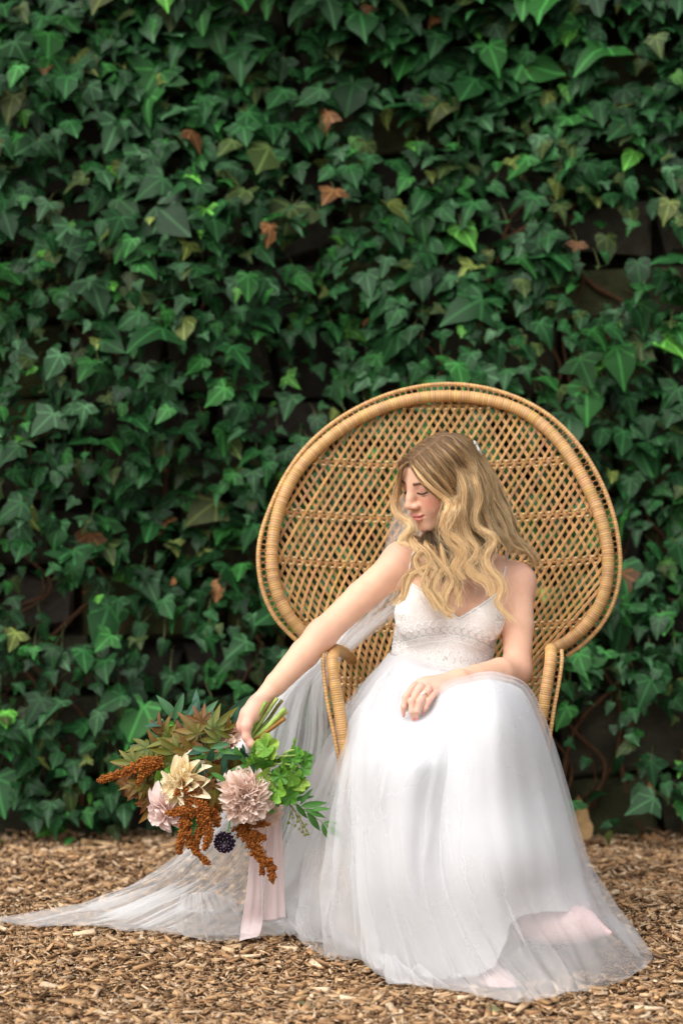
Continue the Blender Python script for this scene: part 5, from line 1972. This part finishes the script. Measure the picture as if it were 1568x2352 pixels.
# ---- foliage
MAP = []
for k in range(6):
    v, f, c = palmate(((.12, .125, .014), (.14, .085, .018), (.085, .13, .018))[k % 3], ((.22, .10, .02), (.20, .06, .02), (.17, .15, .02))[k % 3], 600 + k * 11)
    MAP.append(new_mesh('maple_leaf', v, f, c)); MAP[-1].materials.append(M_bleaf)
NAN = []
for k in range(6):
    v, f, c = lanceolate(((.035, .115, .062), (.05, .15, .055), (.03, .10, .06))[k % 3], None, .15, 700 + k, droop=.25, fold=.25)
    NAN.append(new_mesh('nandina_leaf', v, f, c)); NAN[-1].materials.append(M_bleaf)
NAG = []
for k in range(3):
    v, f, c = lanceolate((.06, .19, .03), None, .13, 720 + k, droop=.3, fold=.25)
    NAG.append(new_mesh('nandina_leaf', v, f, c)); NAG[-1].materials.append(M_bleaf)
GER = []
for k in range(5):
    v, f, c = scalloped(((.15, .33, .035), (.075, .22, .025), (.25, .38, .06))[k % 3], 800 + k)
    GER.append(new_mesh('geranium_leaf', v, f, c)); GER[-1].materials.append(M_bleaf)

# dark blue-green sprigs at the top
for (u, v, deg, L_) in ((408, 1655, 125, .075), (400, 1655, 70, .065), (392, 1662, 175, .06), (455, 1650, 100, .07), (462, 1655, 55, .06), (440, 1665, 140, .07), (488, 1640, 170, .07),
                        (515, 1650, 35, .085), (530, 1655, 20, .07), (535, 1660, 75, .055), (530, 1670, -40, .05), (360, 1725, 165, .065), (372, 1715, 130, .05), (360, 1700, 200, .045),
                        (545, 1670, 95, .05), (430, 1645, 60, .05), (375, 1690, 100, .055), (480, 1665, 110, .06)):
    put('nandina_leaf', NAN[rg.integers(6)], None, u, v, .05 + rg.uniform(-.015, .03), deg, L_, rg.normal(0, .25), .4)
for (u0, v0, u1, v1) in ((480, 1720, 400, 1655), (500, 1715, 458, 1650), (540, 1715, 530, 1655), (430, 1730, 368, 1722)):
    v, f = tube(catmull([W(u0, v0, .04), W((u0 + u1) / 2, (v0 + v1) / 2 - 6, .05), W(u1, v1, .05)], 8), .0016, 5)
    bpart('sprig_stem', new_mesh('sprig_stem', v, f, np.tile((.10, .14, .04), (len(v), 1))), M_bstem)
# maple leaves, olive and russet
for (u, v, y, deg, L_) in ((455, 1685, .0, 160, .085), (490, 1675, -.01, 30, .085), (430, 1700, -.005, 195, .085), (505, 1700, -.02, 200, .075), (410, 1725, -.005, 215, .09), (395, 1745, .0, 250, .085),
                           (350, 1780, .005, 235, .085), (355, 1810, .005, 250, .08), (345, 1835, .01, 255, .07), (370, 1765, .0, 200, .07), (470, 1720, -.03, 250, .075), (530, 1725, -.01, 160, .06),
                           (475, 1800, -.085, 275, .07), (492, 1815, -.09, 290, .065), (450, 1735, -.02, 185, .08), (385, 1705, .01, 180, .07), (490, 1760, -.05, 235, .065), (335, 1800, .01, 215, .07),
                           (540, 1740, -.02, 200, .055), (465, 1660, .01, 110, .07), (515, 1690, .0, 60, .06)):
    put('maple_leaf', MAP[rg.integers(6)], None, u, v, y + rg.uniform(0, .025), deg + rg.normal(0, 15), L_ * rg.uniform(.7, .98), -.1 + rg.normal(0, .2), .35)
for k in range(34):
    a = rg.uniform(85, 255); rr_ = rg.uniform(60, 135)
    u = 440 + rr_ * math.cos(R(a)); v = 1765 - rr_ * .75 * math.sin(R(a))
    put('maple_leaf', MAP[rg.integers(6)], None, u, v, .03 + rg.uniform(0, .02), a + rg.normal(0, 25), rg.uniform(.045, .07), rg.normal(0, .25), .5)
for k in range(26):
    u, v = rg.uniform(580, 695), rg.uniform(1715, 1850)
    put('geranium_leaf', GER[rg.integers(5)], None, u, v, -.02 + rg.uniform(-.02, .03), rg.uniform(-60, 240), rg.uniform(.026, .046), rg.normal(0, .4), .9)
# mid green blades in the middle
for k in range(44):
    u, v = rg.uniform(440, 590), rg.uniform(1705, 1800)
    put('nandina_leaf', (NAG + NAN)[rg.integers(9)], None, u, v, -.04 + rg.uniform(-.02, .04), rg.uniform(180, 360), rg.uniform(.04, .065), -.2 + rg.normal(0, .3), .5)
# bright geranium foliage
for (u, v, y, deg, L_) in ((612, 1722, -.04, 90, .062), (600, 1745, -.05, 200, .055), (628, 1745, -.045, 40, .05), (678, 1722, -.03, 70, .055), (690, 1745, -.03, 20, .055), (685, 1765, -.035, 330, .05),
                           (640, 1780, -.055, 260, .055), (615, 1790, -.06, 230, .055), (655, 1800, -.06, 300, .055), (680, 1790, -.045, 350, .05), (640, 1815, -.065, 280, .06), (665, 1830, -.06, 320, .055),
                           (610, 1770, -.055, 180, .05), (620, 1830, -.06, 230, .045), (690, 1810, -.045, 10, .04), (580, 1760, -.05, 190, .045), (378, 1792, -.03, 120, .05), (392, 1780, -.03, 60, .045),
                           (650, 1755, -.04, 120, .045), (672, 1775, -.05, 240, .05), (598, 1815, -.05, 250, .045)):
    put('geranium_leaf', GER[rg.integers(5)], None, u + rg.normal(0, 5), v + rg.normal(0, 5), y + rg.uniform(-.015, .03), deg, L_ * rg.uniform(.65, 1.0), -.1 + rg.normal(0, .4), .95)
for (u0, v0, u1, v1) in ((575, 1760, 680, 1735), (590, 1765, 690, 1760), (590, 1770, 655, 1800), (585, 1775, 620, 1800), (640, 1748, 676, 1722)):
    v, f = tube(catmull([W(u0, v0, -.02), W((u0 + u1) / 2, (v0 + v1) / 2 - 8, -.04), W(u1, v1, -.035)], 10), .0024, 6)
    bpart('geranium_stem', new_mesh('geranium_stem', v, f, np.tile((.30, .42, .08), (len(v), 1))), M_bstem)
# trailing sprig with berries
sp = catmull([W(640, 1830, -.03), W(690, 1855, -.04), W(735, 1885, -.045), W(765, 1905, -.045)], 14)
v, f = tube(sp, np.linspace(.0016, .0007, 14), 5)
bpart('sprig_stem', new_mesh('sprig_stem', v, f, np.tile((.12, .16, .05), (len(v), 1))), M_bstem)
for (u, v, deg, L_) in ((690, 1852, 10, .06), (700, 1858, -20, .05), (705, 1866, -55, .06), (712, 1862, 15, .045), (690, 1848, 60, .045), (742, 1890, 5, .04), (740, 1890, -75, .045), (748, 1893, -40, .06), (680, 1845, -60, .05), (672, 1840, 20, .05)):
    put('nandina_leaf', NAG[rg.integers(3)], None, u, v, -.045, deg, L_, rg.normal(0, .2), .35)
BER = new_mesh('berry', *(lambda p, q: (p, q))(np.concatenate([[(0, 0, 1)], [(math.cos(a) * math.sin(b), math.sin(a) * math.sin(b), math.cos(b)) for b in (PI / 4, PI / 2, 3 * PI / 4) for a in np.arange(8) * PI / 4], [(0, 0, -1)]]),
                [(0, 1 + j, 1 + (j + 1) % 8) for j in range(8)] + [(1 + i * 8 + j, 9 + i * 8 + j, 9 + i * 8 + (j + 1) % 8, 1 + i * 8 + (j + 1) % 8) for i in range(2) for j in range(8)] + [(17 + j, 25, 17 + (j + 1) % 8) for j in range(8)]))
M_berry = mat('berry', (.16, .17, .03), .3, spec=.5)
BER.materials.append(M_berry)
for (u, v) in ((662, 1890), (672, 1878), (684, 1886), (688, 1903), (697, 1898), (703, 1893), (694, 1911), (704, 1907), (707, 1915), (700, 1918), (678, 1896), (686, 1874), (668, 1868)):
    o = bpart('berry', BER, None); o.matrix_basis = Matrix.Translation(Vector(W(u, v, -.04 + rg.normal(0, .005)))) @ Matrix.Scale(.0042 * rg.uniform(.85, 1.1), 4)
v, f, _ = join([tube([W(665, 1845, -.035), W((665 + u) / 2 + 4, (1845 + v_) / 2, -.038), W(u, v_, -.04)], .0008, 4) for u, v_ in ((662, 1890), (672, 1878), (684, 1886), (697, 1898), (704, 1907), (700, 1918))])
bpart('berry_stem', new_mesh('berry_stem', v, f, np.tile((.25, .24, .06), (len(v), 1))), M_bstem)

# ---- stems above the hand
for (u, v, y, c, r_) in ((611, 1612, .012, (.22, .36, .05), .0042), (637, 1603, .03, (.30, .38, .08), .0048), (648, 1608, .045, (.16, .14, .03), .0042), (655, 1628, .00, (.32, .45, .09), .0062), (659, 1634, .025, (.38, .30, .05), .0040),
                         (654, 1650, -.004, (.30, .13, .02), .0050), (640, 1618, .05, (.22, .32, .06), .0045), (626, 1610, .045, (.25, .36, .07), .0042), (648, 1640, .03, (.20, .26, .06), .0045)):
    a = W(u, v, y); b = W(573 + rg.uniform(-7, 7), 1712 + rg.uniform(-5, 5), .022 + rg.uniform(-.008, .008)); c_ = W(530 + rg.uniform(-30, 30), 1790 + rg.uniform(-15, 15), .0)
    P = catmull([a, (a + b) / 2 + rg.normal(0, .002, 3), b, c_], 22)
    vv, ff = tube(P, r_ * np.linspace(1, .8, 22) * (1 + .05 * rg.normal(0, 1, 22)), 8)
    bpart('stem', new_mesh('stem', vv, ff, np.tile(np.array(c), (len(vv), 1))), M_bstem)

# ---- ribbon wrap and streamers
wrap_c = [W(577, 1700, .022), W(566, 1715, .020), W(554, 1730, .016), W(546, 1740, .012)]
v, f = tube(catmull(wrap_c, 14), np.array([.0195, .0215, .0225, .023, .0225, .0245, .025, .0245, .027, .028, .0275, .030, .031, .031]), 18, caps=False)
rb = bpart('ribbon', new_mesh('ribbon', v, f), M_ribbon, None, 'blush pink silk ribbon wrapped round the stems')


def ribbon(rows, seed):
    S = sheet(rows, 70, 26)
    S = S + normals(S) * (folds(70, 26, .006, .8, seed, 1, .8, .0, .3) + folds(70, 26, .0008, 3, seed + 1, 1, 1.5, .0, .3))[..., None]
    o = bpart('ribbon', new_mesh('ribbon', lift_off_ground(S).reshape(-1, 3), grid_faces_np(70, 26)), M_ribbon)
    md = o.modifiers.new('thickness', 'SOLIDIFY'); md.thickness = .0008
    return o


ribbon([[(560, 1740, .02), (585, 1742, .025)], [(585, 1800, .03), (625, 1800, .035)], [(588, 1880, .04), (632, 1880, .045)], [(574, 1970, .05), (607, 1975, .055)], [(565, 2060, .07), (605, 2065, .075)], [(553, 2130, .09), (603, 2120, .10)], [(550, 2182, 'g.014'), (590, 2168, 'g.014')]], 901)['label'] = 'longer pink ribbon end touching the mulch'
ribbon([[(570, 1745, .03), (600, 1745, .03)], [(605, 1810, .05), (638, 1800, .05)], [(610, 1880, .065), (645, 1870, .065)], [(606, 1960, .08), (650, 1955, .08)], [(609, 2040, .095), (653, 2035, .10)], [(605, 2118, .115), (656, 2108, .12)]], 905)['label'] = 'shorter pink ribbon end with a frayed hem'
